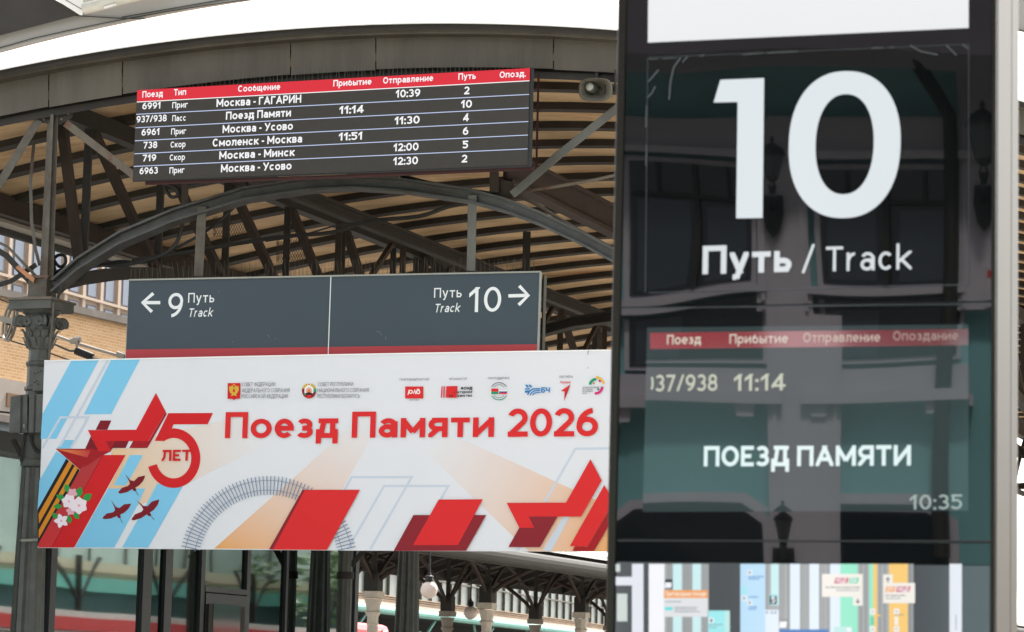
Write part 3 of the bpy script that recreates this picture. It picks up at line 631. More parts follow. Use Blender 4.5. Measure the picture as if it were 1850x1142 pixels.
for k_, v in PC.items(): M('print_'+k_, v, .75, 0, .015, 1.1, .3, ior=1.2)
M('print_tan', (224, 186, 142), .7, 0, 0, 1, grad=(220, 222, 228)); M('print_beam', (226, 158, 82), .7, 0, 0, 1, grad=(220, 222, 228)); M('print_spark', (222, 128, 62), .7, 0, 0, 1, grad=(186, 44, 46)); M('print_fade', (172, 44, 48), .7, 0, 0, 1, grad=(204, 42, 46))
art = MB(); LAY = [0]
def AR(poly, c, g=None):
    LAY[0] += 1; o = .0006+LAY[0]*.00009
    art.face([WP(x, y, o) for x, y in poly], 'print_'+c, G.n, g)
def AS(pts, wd, c):
    LAY[0] += 1; o = .0006+LAY[0]*.00009; n = len(pts); A, B = [], []
    for i, p in enumerate(pts):
        q0, q1 = pts[max(0, i-1)], pts[min(n-1, i+1)]; dx, dy = q1[0]-q0[0], q1[1]-q0[1]; l = math.hypot(dx, dy)
        m_ = 1.0
        if 0 < i < n-1:
            e1 = (p[0]-q0[0], p[1]-q0[1]); e2 = (q1[0]-p[0], q1[1]-p[1]); l1, l2 = math.hypot(*e1), math.hypot(*e2); cs = (e1[0]*e2[0]+e1[1]*e2[1])/l1/l2; m_ = 1/max(.35, math.sqrt((1+cs)/2))
            dx, dy = e1[0]/l1+e2[0]/l2, e1[1]/l1+e2[1]/l2; l = math.hypot(dx, dy)
        h = wd/2*m_; A.append((p[0]-dy/l*h, p[1]+dx/l*h)); B.append((p[0]+dy/l*h, p[1]-dx/l*h))
    for i in range(n-1): art.face([WP(x, y, o) for x, y in (A[i], A[i+1], B[i+1], B[i])], 'print_'+c, G.n)
def sub(poly, axis, n, fg):                       # cut a convex shape into bands along an axis for a printed colour blend
    ax, ay = axis; T_ = [x*ax+y*ay for x, y in poly]; lo, hi = min(T_), max(T_); out = []
    for i in range(n):
        a, b = lo+(hi-lo)*i/n, lo+(hi-lo)*(i+1)/n
        q = [(x*ax+y*ay, -x*ay+y*ax) for x, y in poly]; q = clip(clip(q, 0, a, -1), 0, b, 1)
        if len(q) > 2: out.append(([(s*ax-t*ay, s*ay+t*ax) for s, t in q], [fg((s-lo)/(hi-lo)) for s, t in q]))
    return out
def AG(poly, axis, c, fg, n=8):
    l = math.hypot(*axis); LAY[0] += 1; o = .0006+LAY[0]*.00009
    for q, g in sub(poly, (axis[0]/l, axis[1]/l), n, fg): art.face([WP(x, y, o) for x, y in q], 'print_'+c, G.n, g)
c1 = lambda L: [(60+.3151*x, 640+.3151*y) for x, y in L]
c7 = lambda L: [(70+.1576*x, 820+.1576*y) for x, y in L]
c5 = lambda L: [(680+.2432*x, 800+.2432*y) for x, y in L]
cl = lambda t: max(0, min(1, t))
# beams of light
AG(c1([(460, 540), (660, 540), (700, 470), (1079, 380), (1630, 250), (1640, 300), (1430, 470), (1010, 680), (850, 760), (720, 740), (655, 850), (600, 865), (560, 900), (430, 768), (530, 578), (445, 578)]), (1, -.1), 'tan', lambda t: cl((t-.03)/.72)**.8, 16)
AG([(387, 991), (487, 992), (551, 885), (617, 885), (702, 738), (668, 738), (579, 820)], (.45, -1), 'beam', lambda t: cl(t*1.06)**.7, 14)
AG([(752, 800), (800, 788), (850, 800), (1034, 884), (1108, 917), (1108, 996), (955, 996)], (1, .6), 'beam', lambda t: cl(1.04-t*1.04)**.75, 14)
# pale outlines
for q in ([(628, 992.5), (694, 878), (810, 878), (745, 992)], [(612, 904), (635.5, 862), (744, 862), (669, 992)], [(984, 907), (1039.5, 811), (1111, 810)], ): AS(q, 4.2, 'line')
AR(c5([(1390, 548), (1435, 548), (1300, 802), (1235, 802)]), 'line'); AR(c5([(1060, 775), (1075, 775), (1055, 802), (1040, 802)]), 'line')
# blue bands
for p in ([(220, 34), (378, 31), (132, 485), (43, 485), (52, 345)], [(447, 31), (612, 30), (447, 343), (290, 345)], [(165, 492), (243, 492), (215, 540), (138, 540)], [(133, 556), (200, 600), (24, 895), (36, 722)],
          [(555, 578), (630, 578), (560, 705), (530, 752), (462, 752)], [(430, 770), (642, 770), (600, 862), (465, 1108), (238, 1108)], [(710, 742), (856, 760), (660, 1108), (510, 1108), (655, 850)]): AR(c1(p), 'blue')
AS(c1([(428, 33), (242, 370)]), 4, 'line'); AS(c1([(52, 540), (157, 362), (315, 362), (212, 545)]), 4, 'line'); AS(c1([(242, 365), (152, 530)]), 4, 'line')
# black and orange ribbon
AR(c7([(315, 55), (470, 185), (395, 330), (10, 1030), (-12, 1060), (-8, 630)]), 'ink')
AR(c7([(345, 83), (387, 112), (4, 800), (-2, 690)]), 'ora'); AR(c7([(412, 135), (450, 165), (0, 970), (0, 872)]), 'ora')
# star with folded ribbons
AG(c1([(300, 545), (440, 560), (398, 580), (108, 1108), (28, 1108), (30, 1085), (268, 665)]), (-.5, 1), 'fade', lambda t: t**1.5, 8)
AR(c1([(385, 380), (448, 380), (425, 433), (358, 433)]), 'dred'); AR(c1([(330, 470), (372, 550), (297, 545)]), 'dred')
AR(c1([(395, 578), (530, 578), (235, 1108), (105, 1108)]), 'red'); AS(c1([(400, 580), (107, 1106)]), .9, 'dred')
AR(c1([(128, 542), (350, 542), (330, 600), (268, 662)]), 'mred'); AG(c1([(138, 546), (330, 552), (310, 592)]), (1, .1), 'spark', lambda t: t, 6)
AR(c1([(340, 545), (450, 555), (398, 580), (290, 650)]), 'mred')
AR(c1([(415, 498), (548, 498), (530, 538), (458, 538), (442, 556)]), 'dred'); AR(c1([(415, 498), (470, 498), (440, 555)]), 'mred')
AR(c1([(760, 332), (766, 342), (655, 538), (550, 538), (572, 498), (662, 498)]), 'mred')
AR(c1([(313, 435), (590, 433), (703, 222), (760, 330), (660, 498), (415, 498), (447, 556), (375, 556)]), 'red')
# 5
AR(c1([(775, 338), (1030, 337), (1000, 402), (805, 402), (797, 420), (765, 480), (748, 497), (697, 497)]), 'red')
cx, cy = 805, 596; P = []; Q = []
for i in range(33):
    t = R(124-(124+163)*i/32); P.append((cx+153*math.cos(t), cy-171*math.sin(t))); Q.append((cx+101*math.cos(t), cy-116*math.sin(t)))
LAY[0] += 1
for i in range(32): art.face([WP(x, y, .0006+LAY[0]*.00009) for x, y in c1([P[i], P[i+1], Q[i+1], Q[i]])], 'print_red', G.n)
# cranes
CR = [(988, 230), (1000, 243), (1050, 303), (1092, 312), (1140, 265), (1218, 248), (1214, 272), (1195, 312), (1150, 362), (1106, 388), (1120, 412), (1112, 426), (1086, 426), (1074, 404), (1010, 440), (942, 455), (910, 450), (918, 430), (952, 390), (1022, 368), (1044, 344), (1036, 312)]
for dx, dy, a, sx in ((0, 0, 0, 1), (-172, 306, .10, 1), (158, 292, -.12, 1.12)):
    f = lambda L: c7([(1060+dx+((x-1060)*math.cos(a)-(y-360)*math.sin(a))*sx, 360+dy+((x-1060)*math.sin(a)+(y-360)*math.cos(a))) for x, y in L])
    AR(f(CR), 'dred'); AS(f([(1100, 415), (1124, 445), (1142, 476)]), .9, 'ink')
# blossom
def leaf(x, y, l, a, c, wd=.42): AR(c7([(x+l*t*math.cos(a)-l*wd*math.sin(math.pi*t)*s_*math.sin(a), y+l*t*math.sin(a)+l*wd*math.sin(math.pi*t)*s_*math.cos(a)) for t, s_ in [(i/6, 1) for i in range(7)]+[(i/6, -1) for i in range(5, 0, -1)]]), c)
for x, y, l, a in ((350, 450, 115, -2.0), (440, 510, 140, -1.25), (500, 540, 135, -.65), (300, 520, 110, -2.7), (270, 600, 100, 3.1), (215, 750, 95, -2.2), (330, 700, 105, 1.25), (400, 670, 100, .9)): leaf(x, y, l, a, 'green', .3); AS(c7([(x, y), (x+l*.8*math.cos(a), y+l*.8*math.sin(a))]), .5, 'teal2')
def flower(x, y, r, n, c, a0=0, wd=.4, ctr='pink'):
    for i in range(n): leaf(x, y, r, a0+2*math.pi*i/n, c, wd)
    AR(c7([(x+r*.16*math.cos(2*math.pi*i/8), y+r*.16*math.sin(2*math.pi*i/8)) for i in range(8)]), ctr)
flower(385, 450, 62, 5, 'pink', .3); flower(365, 655, 55, 5, 'pink', .8); flower(345, 545, 88, 6, 'petal', .2, .42); flower(460, 592, 104, 6, 'petal', .5, .45); flower(258, 768, 88, 5, 'petal', -1.9, .32)
# railway curve
def cir(r, t): return (485+r*math.cos(R(t)), 1021-r*math.sin(R(t)))
t = 12.0
while t < 170:
    if not 52 < t < 58: AS([cir(127, t), cir(161, t)], 1.7, 'steel')
    t += 2.55
for r_ in (135.5, 153): AS([cir(r_, 11.5+i*3.16) for i in range(51)], 1.0, 'steel')
# red slabs on the right
AR([(546.5, 885), (552, 885), (494, 993), (486, 992.6)], 'wine'); AR([(551, 885), (650, 885), (590.6, 993.4), (493, 993)], 'red2')
AR(c5([(275, 537), (815, 537), (665, 803), (128, 803)]), 'wine'); AR(c5([(462, 422), (790, 420), (605, 760), (272, 760)]), 'red2')
AR(c5([(1130, 548), (1345, 548), (1215, 775), (980, 775), (1062, 630), (1172, 630)]), 'wine'); AR(c5([(968, 447), (1408, 445), (1590, 122), (1673, 280), (1520, 548), (1130, 548), (1172, 632), (1062, 632)]), 'red2')
AR(c5([(1790, 400), (1570, 775), (1475, 770), (1455, 804), (1615, 804), (1800, 490)]), 'mred'); AR(c5([(1692, 315), (1765, 430), (1570, 770), (1437, 768)]), 'red2')
AS([(1063, 633.5), (1061.5, 641)], .9, 'ink'); AS([(1062, 663), (1062.4, 666)], .7, 'ink'); art.build('printed_artwork', bn)
def wtext(s, x0, y0, x1, y1, cap, c, wt=.12, sl=0, gap=.17, o=.0095):
    mb = MB(); text(mb, G, s, (x0, y0), (x1, y1), cap, 'print_'+c, OW+o, wt, sl, gap); mb.build('lettering', bn)
wtext('Поезд', 406, 791.8, 610, 791.2, 47, 'red2', .185, 0, .16); wtext('Памяти', 635, 791, 892, 789.4, 47, 'red2', .185, 0, .16); wtext('2026', 917, 789.3, 1080, 788.3, 51, 'red2', .185, 0, .13)
wtext('ЛЕТ', 291.5, 833, 345, 832.5, 20, 'red', .2)
for s, a, b, y in (('СОВЕТ ФЕДЕРАЦИИ', 437, 497, 698), ('ФЕДЕРАЛЬНОГО СОБРАНИЯ', 437, 523, 709), ('РОССИЙСКОЙ ФЕДЕРАЦИИ', 436.3, 520, 719.6), ('СОВЕТ РЕСПУБЛИКИ', 574, 638, 697.8), ('НАЦИОНАЛЬНОГО СОБРАНИЯ', 573.7, 666, 708.6), ('РЕСПУБЛИКИ БЕЛАРУСЬ', 573.2, 650, 719.3)): wtext(s, a, y, b, y-.4, 7, 'txt', .11)
for s, a, b, y, h in (('ГЕНЕРАЛЬНЫЙ ПАРТНЕР', 722, 775.6, 687.8, 4), ('ОРГАНИЗАТОР', 811, 843.5, 686.8, 4), ('ПРИ ПОДДЕРЖКЕ', 881.6, 920.6, 685.4, 4), ('ПАРТНЁРЫ', 1010.4, 1035, 683, 4), ('ОАО РЖД', 739.5, 755.5, 724, 2.4)): wtext(s, a, y, b, y-.3, h, 'txt', .12)
wtext('ФОНД', 832, 704, 853.3, 703.8, 5, 'ink', .24); wtext('Культурное', 815, 710.5, 853, 710.2, 5, 'ink', .2); wtext('пространство', 807, 717.2, 853, 717, 5, 'ink', .2)
wtext('БЧ', 977.5, 709.5, 993.3, 709.3, 9.6, 'bch', .2); wtext('Первые', 1011.7, 692.8, 1031, 692.4, 4.4, 'red2', .16)
for i, s in enumerate(('МЕЖДУНАРОДНЫЙ', 'ФЕСТИВАЛЬ', 'МОЛОДЕЖИ', '2026')): wtext(s, 1052, 701.2+3.5*i, 1052+(30, 19, 18.5, 8)[i], 701+3.5*i, 2.3, 'txt', .16)
def emblem(polys, strips=()):
    global art
    art = MB(); LAY[0] = 100
    for p, c in polys: AR(p, c)
    for p, wd, c in strips: AS(p, wd, c)
    art.build('emblem', bn)
circ = lambda x, y, a, b=None, n=20, t0=0, t1=360: [(x+a*math.cos(R(t0+(t1-t0)*i/n)), y-(b or a)*math.sin(R(t0+(t1-t0)*i/n))) for i in range(n+(t1-t0 != 360))]
wing = lambda s: [(422.6+s*1.5, 703), (422.6+s*4, 699), (422.6+s*8.4, 697.5), (422.6+s*8.8, 704), (422.6+s*6.5, 710), (422.6+s*3, 712)]
emblem([([(411.3, 692.3), (434.4, 692), (433.6, 720), (425, 721), (422.4, 723), (420, 721), (411, 720.6)], 'red'), (wing(1), 'gold'), (wing(-1), 'gold'), ([(419, 700), (426, 700), (425.6, 710), (428, 716), (422.5, 714), (417, 716), (419.6, 710)], 'gold'), (circ(419.5, 698.3, 1.9), 'gold'), (circ(425.7, 698.3, 1.9), 'gold'), (circ(422.6, 694.9, 1.5), 'gold'), ([(420.6, 703), (424.6, 703), (424.4, 708), (422.6, 709.5), (420.8, 708)], 'red2')])
emblem([(circ(558.2, 706, 12.6, 13.8), 'wht'), (circ(558.2, 706.4, 6, 7), 'pink'), (circ(558.2, 707.5, 3.2, 4.6), 'ora'), ([(551, 711), (558.2, 708.5), (565.5, 711), (563, 717), (553.4, 717)], 'ink'), ([(552, 713.5), (564.5, 713.5), (562, 720), (554.6, 720)], 'red2'), (circ(558.2, 694.5, 1.5), 'mred')],
       [(circ(558.2, 706, 10.6, 11.6, 8, 105, 160), 4.4, 'gold'), (circ(558.2, 706, 10.6, 11.6, 8, 20, 75), 4.4, 'gold'), (circ(558.2, 706, 10.6, 11.6, 8, 160, 250), 4.6, 'wine'), (circ(558.2, 706, 10.6, 11.6, 8, -10, 20), 4.6, 'teal2'), (circ(558.2, 706, 10.6, 11.6, 8, -70, -10), 4.6, 'wine'), (circ(558.2, 706, 9.6, 10.6, 8, 200, 235), 1.6, 'teal2')])
emblem([(quad(731.9, 698.4, 764.6, 720), 'red2')], [([(737, 713.6), (739.2, 704.4)], 1.7, 'wht'), (circ(742, 708, 3, 2.8, 12, 0, 359), 1.6, 'wht'), ([(747, 711.6), (749.4, 705), (751.2, 711.4), (753, 705.4)], 1.5, 'wht'), (circ(755.6, 708.4, 2.9, 2.8, 12, 0, 359), 1.6, 'wht'), ([(758.2, 708), (756.6, 703.4), (752.8, 703.6)], 1.6, 'wht')])
emblem([([(797.6, 698), (799.6, 698), (798.4, 718.5), (796.4, 718.5)], 'red2'), ([(801.4, 698), (803.6, 698), (803, 718.5), (800.8, 718.5)], 'red2'), ([(806.4, 698), (826.6, 697.4), (825, 719), (805.2, 718.4)], 'red2')])
fx_, fy_ = 901.4, 707
emblem([(quad(886.4, 702.2, 900, 707.6), 'red2'), (quad(886.4, 707.6, 900, 712), 'teal2'), (quad(885.8, 702.2, 887.4, 712), 'wht'), (quad(901.8, 705, 915.8, 707.2), 'wht'), (quad(901.8, 707.2, 915.8, 709.4), 'navy'), (quad(901.8, 709.4, 915.8, 711.8), 'red2')],
       [(circ(fx_, fy_, 15.6, 15.6, 12, 32, 148), 1.4, 'txt'), (circ(fx_, fy_, 11.8, 11.8, 10, 40, 140), .8, 'txt'), (circ(fx_, fy_, 15.6, 15.6, 12, 212, 328), 1.4, 'teal2'), (circ(fx_, fy_, 11.8, 11.8, 10, 220, 320), .8, 'txt')])
emblem([([(948.4, 695), (952.4, 695), (956, 700), (951.6, 700)], 'bch'), ([(955, 695), (958.6, 695), (961.6, 700), (957.6, 700)], 'bch'), (quad(948.2, 701.6, 957, 703.8), 'bch'), (quad(948.2, 705.6, 956, 709.6), 'bch')],
       [([(953, 713.6), (957, 706.4), (963, 702.8), (976, 702.4)], 2.3, 'bch'), ([(957.6, 714), (960.8, 709), (965.6, 706.2), (976, 705.6)], 1.8, 'bch'), ([(962, 714), (965, 710.6), (969, 709.4), (976, 709)], 1.8, 'bch')])
emblem([([(1030.6, 694.4), (1019, 725), (1020, 707.6), (1013.4, 706.3)], 'red2'), ([(1030.6, 694.4), (1019, 725), (1022.4, 708.6)], 'mred')])
emblem([(circ(1083.8, 688.2, 2.4), 'mag'), (circ(1080.6, 703.4, 2), 'teal2'), (circ(1073, 692.4, 1.7), 'ora')], [(circ(1077.6, 697, 12, 12, 8, 92, 170), 4.6, 'teal2'), (circ(1077.6, 695, 12.6, 13, 9, 5, 98), 3.6, 'yel'), (circ(1075.4, 698.6, 12.4, 12.4, 9, -95, 0), 4.6, 'mag')])
mb = MB(); mb.tube([WP(72, 975, -.05), WP(40, 977, -.04), WP(36, 976, -.25), WP(80, 974, -.32)], .012, 'alu', 6); mb.build('tie_strap', bn)

# ------------------------------------------------------------------ information totem
def TP(x, y, o=0): return T.pt(x, y, o)
tot = thing('information_totem', 'tall dark glass track totem with large white 10 and a map at the bottom', 'information totem', T.at(0, 0))
uL, uR = T.uz(1114.5, 571)[0], T.uz(1800.5, 571)[0]; DT = -.36
M('totem_metal', (76, 70, 61), .5, .4, .06, .5, 0, stretch=(3, 3, .3)); M('totem_edge', (38, 31, 26), .35, .7, .08, 2); M('totem_black', (14, 14, 15), .35, 0, .05, 4)
def plan(mb, pts, z0, z1, m): mb.solid([T.at(u, z0, o) for u, o in pts], [T.at(u, z1, o) for u, o in pts], m)
mb = MB(); plan(mb, [(uL, -.012), (uR-.006, -.012), (uR-.006, DT+.01), (uL, DT+.01)], 0.02, 3.9, 'totem_black'); mb.build('body', tot)
mb = MB(); plan(mb, [(uR-.008, -.006), (uR, -.012), (uR, -.225), (uR-.008, -.23), (uR-.008, -.245), (uR-.002, -.25), (uR-.002, DT), (uR-.02, DT)], 0, 3.92, 'totem_metal'); mb.build('side_panel', tot)
mb = MB(); plan(mb, [(uL-.012, DT), (uL+.009, DT), (uL+.009, .004), (uL-.006, .008), (uL-.012, .002)], 0, 3.92, 'totem_edge'); plan(mb, [(uR-.011, -.004), (uR-.001, -.009), (uR-.003, .004), (uR-.011, .006)], 0, 3.92, 'totem_edge'); mb.build('corner_trim', tot, bevel=.003)
def zT(y): return T.uz(1450, y)[1]
def pane(name, y0, y1, m, tilt=0.):
    mb = MB(); a, b = uL+.01, uR-.012; z0, z1 = zT(y1), zT(y0); mb.solid([T.at(a, z0, -.011), T.at(b, z0, -.011), T.at(b, z1, -.011), T.at(a, z1, -.011)], [T.at(a, z0, tilt), T.at(b, z0, tilt), T.at(b, z1, 0), T.at(a, z1, 0)], m); mb.build(name, tot)
pane('glass_panel', -260, 549.5, 'totem_glass'); pane('glass_panel', 552.5, 976, 'totem_glass', .001); pane('glass_panel', 979.5, 1017.5, 'totem_glass')
GP_ = M('lit_white', (238, 239, 240), .05, 0, 0, 1, emit=1, ior=1.6, grad=(226, 228, 230))
mb = MB(); mb.face([TP(x, y, .003) for x, y in [(1172, -120), (1750, -140), (1750, 50.5), (1170.5, 77)]], GP_, T.n, [0, 0, .5, .5]); mb.build('lit_panel', tot)
D10 = glow('lit_digit', (222, 229, 233))
mb = MB(); mb.face([TP(x, y, .003) for x, y in [(1301.5, 144.3), (1380.5, 141), (1377.7, 393.7), (1330, 394.6), (1332.6, 184.3), (1289.3, 185.2)]], D10, T.n)
def sq(cx, cy, a, b, n, e, sh): return [(cx+a*abs(math.cos(t))**(2/e)*math.copysign(1, math.cos(t))-sh*b*abs(math.sin(t))**(2/e)*math.copysign(1, math.sin(t))*-1*-1, cy+b*abs(math.sin(t))**(2/e)*math.copysign(1, math.sin(t))) for t in [2*math.pi*i/n for i in range(n)]]
O_ = sq(1526, 261.3, 101, 132.7, 64, 2.25, .03); I_ = sq(1526, 260.6, 52.5, 90.5, 64, 2.2, .03)
for i in range(64): mb.face([TP(x, y, .003) for x, y in (O_[i], O_[(i+1) % 64], I_[(i+1) % 64], I_[i])], D10, T.n)
mb.build('track_number', tot)
SOFT = glow('lit_text', (216, 222, 224)); EDGE = M('edge_line', (50, 57, 60), .1, 0, 0, 1, emit=1); SCF = M('scuff_glow', (112, 120, 120), .4, 0, .1, 9, emit=.4)
def ttext(s, x0, y0, x1, y1, cap, m, wt, nm='lettering', gap=.17):
    mb = MB(); text(mb, T, s, (x0, y0), (x1, y1), cap, m, .0038, wt, 0, gap); mb.build(nm, tot)
ttext('Путь', 1269, 495.5, 1430, 491, 51, SOFT, .19); ttext('/', 1449, 494, 1471, 493, 52, SOFT, .11); ttext('Track', 1492, 490.5, 1647, 486.5, 44.5, SOFT, .12)
mb = MB()
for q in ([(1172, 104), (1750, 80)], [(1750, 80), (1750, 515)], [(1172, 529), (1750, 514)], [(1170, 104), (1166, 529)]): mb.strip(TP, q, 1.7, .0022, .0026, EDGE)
mb.strip(TP, [(1124, 557), (1798, 549)], 1.8, .0012, .002, EDGE); mb.strip(TP, [(1116, 977), (1795, 977.5)], 2.4, .0015, .0022, 'black'); mb.build('edge_glow_lines', tot)  # no lamp: frame lines glow, and the seam's highlight is painted as a strip
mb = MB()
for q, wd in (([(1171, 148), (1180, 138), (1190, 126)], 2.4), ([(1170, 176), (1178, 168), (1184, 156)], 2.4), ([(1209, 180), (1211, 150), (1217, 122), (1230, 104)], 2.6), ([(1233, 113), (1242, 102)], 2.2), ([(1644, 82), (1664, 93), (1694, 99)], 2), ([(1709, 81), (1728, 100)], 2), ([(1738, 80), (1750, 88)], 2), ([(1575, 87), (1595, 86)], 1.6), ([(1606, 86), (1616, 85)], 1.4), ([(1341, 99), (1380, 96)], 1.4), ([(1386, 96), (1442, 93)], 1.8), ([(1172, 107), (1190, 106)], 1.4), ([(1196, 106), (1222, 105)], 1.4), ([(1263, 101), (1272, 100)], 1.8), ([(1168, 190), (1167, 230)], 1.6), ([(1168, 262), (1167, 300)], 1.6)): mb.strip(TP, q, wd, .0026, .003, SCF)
mb.build('adhesive_residue', tot)  # residue strips brightened by a glow put into their material
mb = MB(); mb.face([TP(x, y, .0025) for x, y in [(1169, 592), (1750, 586), (1750, 923), (1161, 925)]], 'totem_screen', T.n); mb.build('display_screen', tot)
RB = M('bar_red', (140, 14, 22), .06, 0, 0, 1, emit=1, ior=1.9, grad=(96, 26, 32))
mb = MB(); n = 6
for i in range(n):
    a, b = i/n, (i+1)/n; f = lambda t, k: (1174.5+575*t, (601.5 if k else 630.5)-7*t)
    mb.face([TP(*f(a, 0), .0029), TP(*f(b, 0), .0029), TP(*f(b, 1), .0029), TP(*f(a, 1), .0029)], RB, T.n, [a, b, b, a])
mb.build('header_bar', tot)
HT = [glow('screen_text_%s' % k_, c) for k_, c in (('bright', (214, 208, 192)), ('mid', (208, 198, 184)), ('dim', (192, 174, 162)), ('faint', (158, 134, 128)))]
for (s, a, b, y), m in zip((('Поезд', 1205, 1266, 622.4), ('Прибытие', 1318, 1423.5, 620.8), ('Отправление', 1451, 1590, 618.4), ('Опоздание', 1613.5, 1731, 615.4)), HT): ttext(s, a, y, b, y-1.2, 17, m, .15)
TM = glow('screen_times', (190, 196, 176)); TW = glow('screen_white', (226, 242, 242)); TD = glow('screen_clock', (158, 172, 166))
ttext(')37/938', 1173, 707.6, 1296, 706.2, 30, TM, .15); ttext('11:14', 1326, 706.2, 1419, 705.2, 30, TM, .15); ttext('ПОЕЗД', 1271.5, 842.6, 1425.5, 842.2, 36.5, TW, .19); ttext('ПАМЯТИ', 1440, 842.2, 1645.5, 841, 36.5, TW, .19); ttext('10:35', 1644, 920.6, 1738, 920, 26.5, TD, .14)
# map
mp = lambda X, Y: (1100+.4054*X, 960+.4054*Y)
MC = {'bg': (74, 79, 83), 'lav': (228, 231, 240), 'wht': (246, 247, 252), 'grey': (170, 173, 173), 'dgrey': (146, 150, 150), 'cyan': (206, 240, 243), 'box': (204, 214, 210), 'orange': (244, 164, 92), 'card': (226, 228, 230), 'teal': (110, 222, 224), 'teal_l': (162, 236, 240), 'mint': (196, 236, 232), 'sky': (190, 226, 250), 'pale': (228, 240, 252), 'green': (156, 236, 206), 'amber': (250, 206, 122), 'dark': (40, 50, 56), 'blue': (64, 124, 192), 'cream': (244, 240, 232), 'ruby': (204, 62, 88), 'gl': (110, 214, 176), 'txt': (150, 156, 164), 'inky': (60, 66, 84)}
for k_, v in MC.items(): glow('map_'+k_, v)
mb = MB(); ML = [0]
def mr(X0, Y0, X1, Y1, c, sk=0):
    ML[0] += 1; o = .002+ML[0]*.00004
    mb.face([TP(*mp(X, Y), o) for X, Y in ((X0+sk, Y0), (X1+sk, Y0), (X1, Y1), (X0, Y1))], 'map_'+c, T.n)
YB = 760
mb.solid([T.at(uL+.011, zT(1560), -.008), T.at(uR-.013, zT(1560), -.008), T.at(uR-.013, zT(1019), -.008), T.at(uL+.011, zT(1019), -.008)], [T.at(uL+.011, zT(1560), .0015), T.at(uR-.013, zT(1560), .0015), T.at(uR-.013, zT(1019), .0015), T.at(uL+.011, zT(1019), .0015)], 'map_bg')
mr(31, 146, 50, 180, 'box'); mr(103, 145, 154, YB, 'lav'); mr(31, 203, 104, 241, 'lav'); mr(36, 278, 82, 401, 'box'); mr(178, 145, 248, YB, 'wht'); mr(248, 145, 445, YB, 'grey')
for a, b in ((262, 270), (276, 281), (334, 342), (348, 356), (362, 367), (420, 425), (432, 437)): mr(a, 145, b, YB, 'dgrey')
for a, b in ((286, 325), (373, 410)): mr(a, 145, b, YB, 'cyan')
mr(586, 145, 697, YB, 'sky'); mr(697, 145, 985, YB, 'grey'); mr(722, 145, 757, 330, 'cyan')
for a, b in ((702, 707), (762, 768), (775, 780), (796, 803), (855, 862), (870, 875), (884, 889), (940, 946), (954, 960), (972, 978)): mr(a, 145, b, YB, 'dgrey')
for a, b in ((808, 851), (894, 936), (986, 1031)): mr(a, 145, b, YB, 'pale')
mr(1031, 145, 1109, YB, 'green'); mr(1109, 145, 1160, YB, 'grey'); mr(1160, 145, 1178, YB, 'green'); mr(1178, 145, 1196, YB, 'amber'); mr(1196, 145, 1248, YB, 'grey'); mr(1248, 145, 1333, YB, 'amber'); mr(1333, 145, 1358, YB, 'dgrey'); mr(1351, 145, 1354, YB, 'grey')
for a, b in ((1120, 1127), (1142, 1148), (1205, 1211), (1226, 1233)): mr(a, 145, b, YB, 'dgrey')
mr(1518, 145, 1573, YB, 'lav'); mr(1545, 372, 1549, 440, 'txt')
mr(250, 214, 284, 256, 'dark'); mr(250, 228, 278, 252, 'wht', 2); mr(245, 262, 441, 297, 'orange'); mr(245, 297, 440, 381, 'card'); mr(250, 337, 284, 352, 'teal'); mr(252, 312, 322, 316, 'txt'); mr(292, 337, 395, 341, 'txt'); mr(292, 346, 390, 350, 'txt'); mr(292, 356, 405, 360, 'txt')
mr(443, 353, 516, YB, 'teal_l'); mr(516, 353, 539, YB, 'mint'); mr(446, 386, 467, 408, 'wht'); mr(452, 391, 461, 404, 'inky'); mr(446, 414, 508, 418, 'txt'); mr(446, 426, 480, 430, 'txt')
for X, Y in ((618, 173), (593, 287), (618, 307)): mr(X, Y, X+20, Y+22, 'wht'); mr(X+6, Y+5, X+13, Y+17, 'inky')
for a, b, y in ((622, 690, 200), (622, 672, 210), (624, 665, 291), (622, 660, 335), (622, 658, 345)): mr(a, y, b, y+4, 'blue')
mr(593, 245, 611, 280, 'teal_l'); mr(714, 284, 750, 326, 'teal'); mr(716, 288, 748, 325, 'dark'); mr(697, 350, 757, YB, 'pale')
for X in (700, 722, 738): mr(X, 357, X+9, 367, 'txt')
mr(760, 390, 800, 436, 'dgrey'); mr(758, 402, 790, 430, 'wht', 4); mr(760, 437, 979, YB, 'blue')
mr(950, 190, 1131, 292, 'cream'); mr(1088, 290, 1131, 331, 'cream'); mr(1004, 207, 1062, 232, 'ruby', 7); mr(1068, 207, 1108, 232, 'gl', 7); mr(1012, 261, 1116, 265, 'txt'); mr(1107, 300, 1112, 314, 'inky'); mr(1101, 312, 1118, 316, 'inky'); mr(1105, 316, 1114, 320, 'inky')
mr(1222, 192, 1265, 320, 'cream'); mr(1265, 230, 1364, 320, 'cream'); mr(1231, 245, 1272, 270, 'orange', 6); mr(1279, 245, 1338, 270, 'ruby', 7); mr(1232, 297, 1300, 301, 'txt'); mr(1241, 208, 1246, 228, 'inky'); mr(1235, 211, 1252, 215, 'inky'); mr(1239, 206, 1248, 210, 'inky')
for X, Y in ((1164, 345), (1271, 345), (1164, 424), (1271, 424)): mr(X, Y, X+22, Y+24, 'wht'); mr(X+7, Y+8, X+15, Y+16, 'txt')
mr(1178, 371, 1210, 378, 'amber'); mr(1275, 370, 1314, 374, 'dgrey'); mr(1166, 380, 1182, 418, 'gl'); mr(1273, 380, 1290, 418, 'cream'); mr(1003, 425, 1084, YB, 'mint'); mr(1060, 430, 1080, 446, 'wht')
mb.build('map_panel', tot)
mapo = .0072
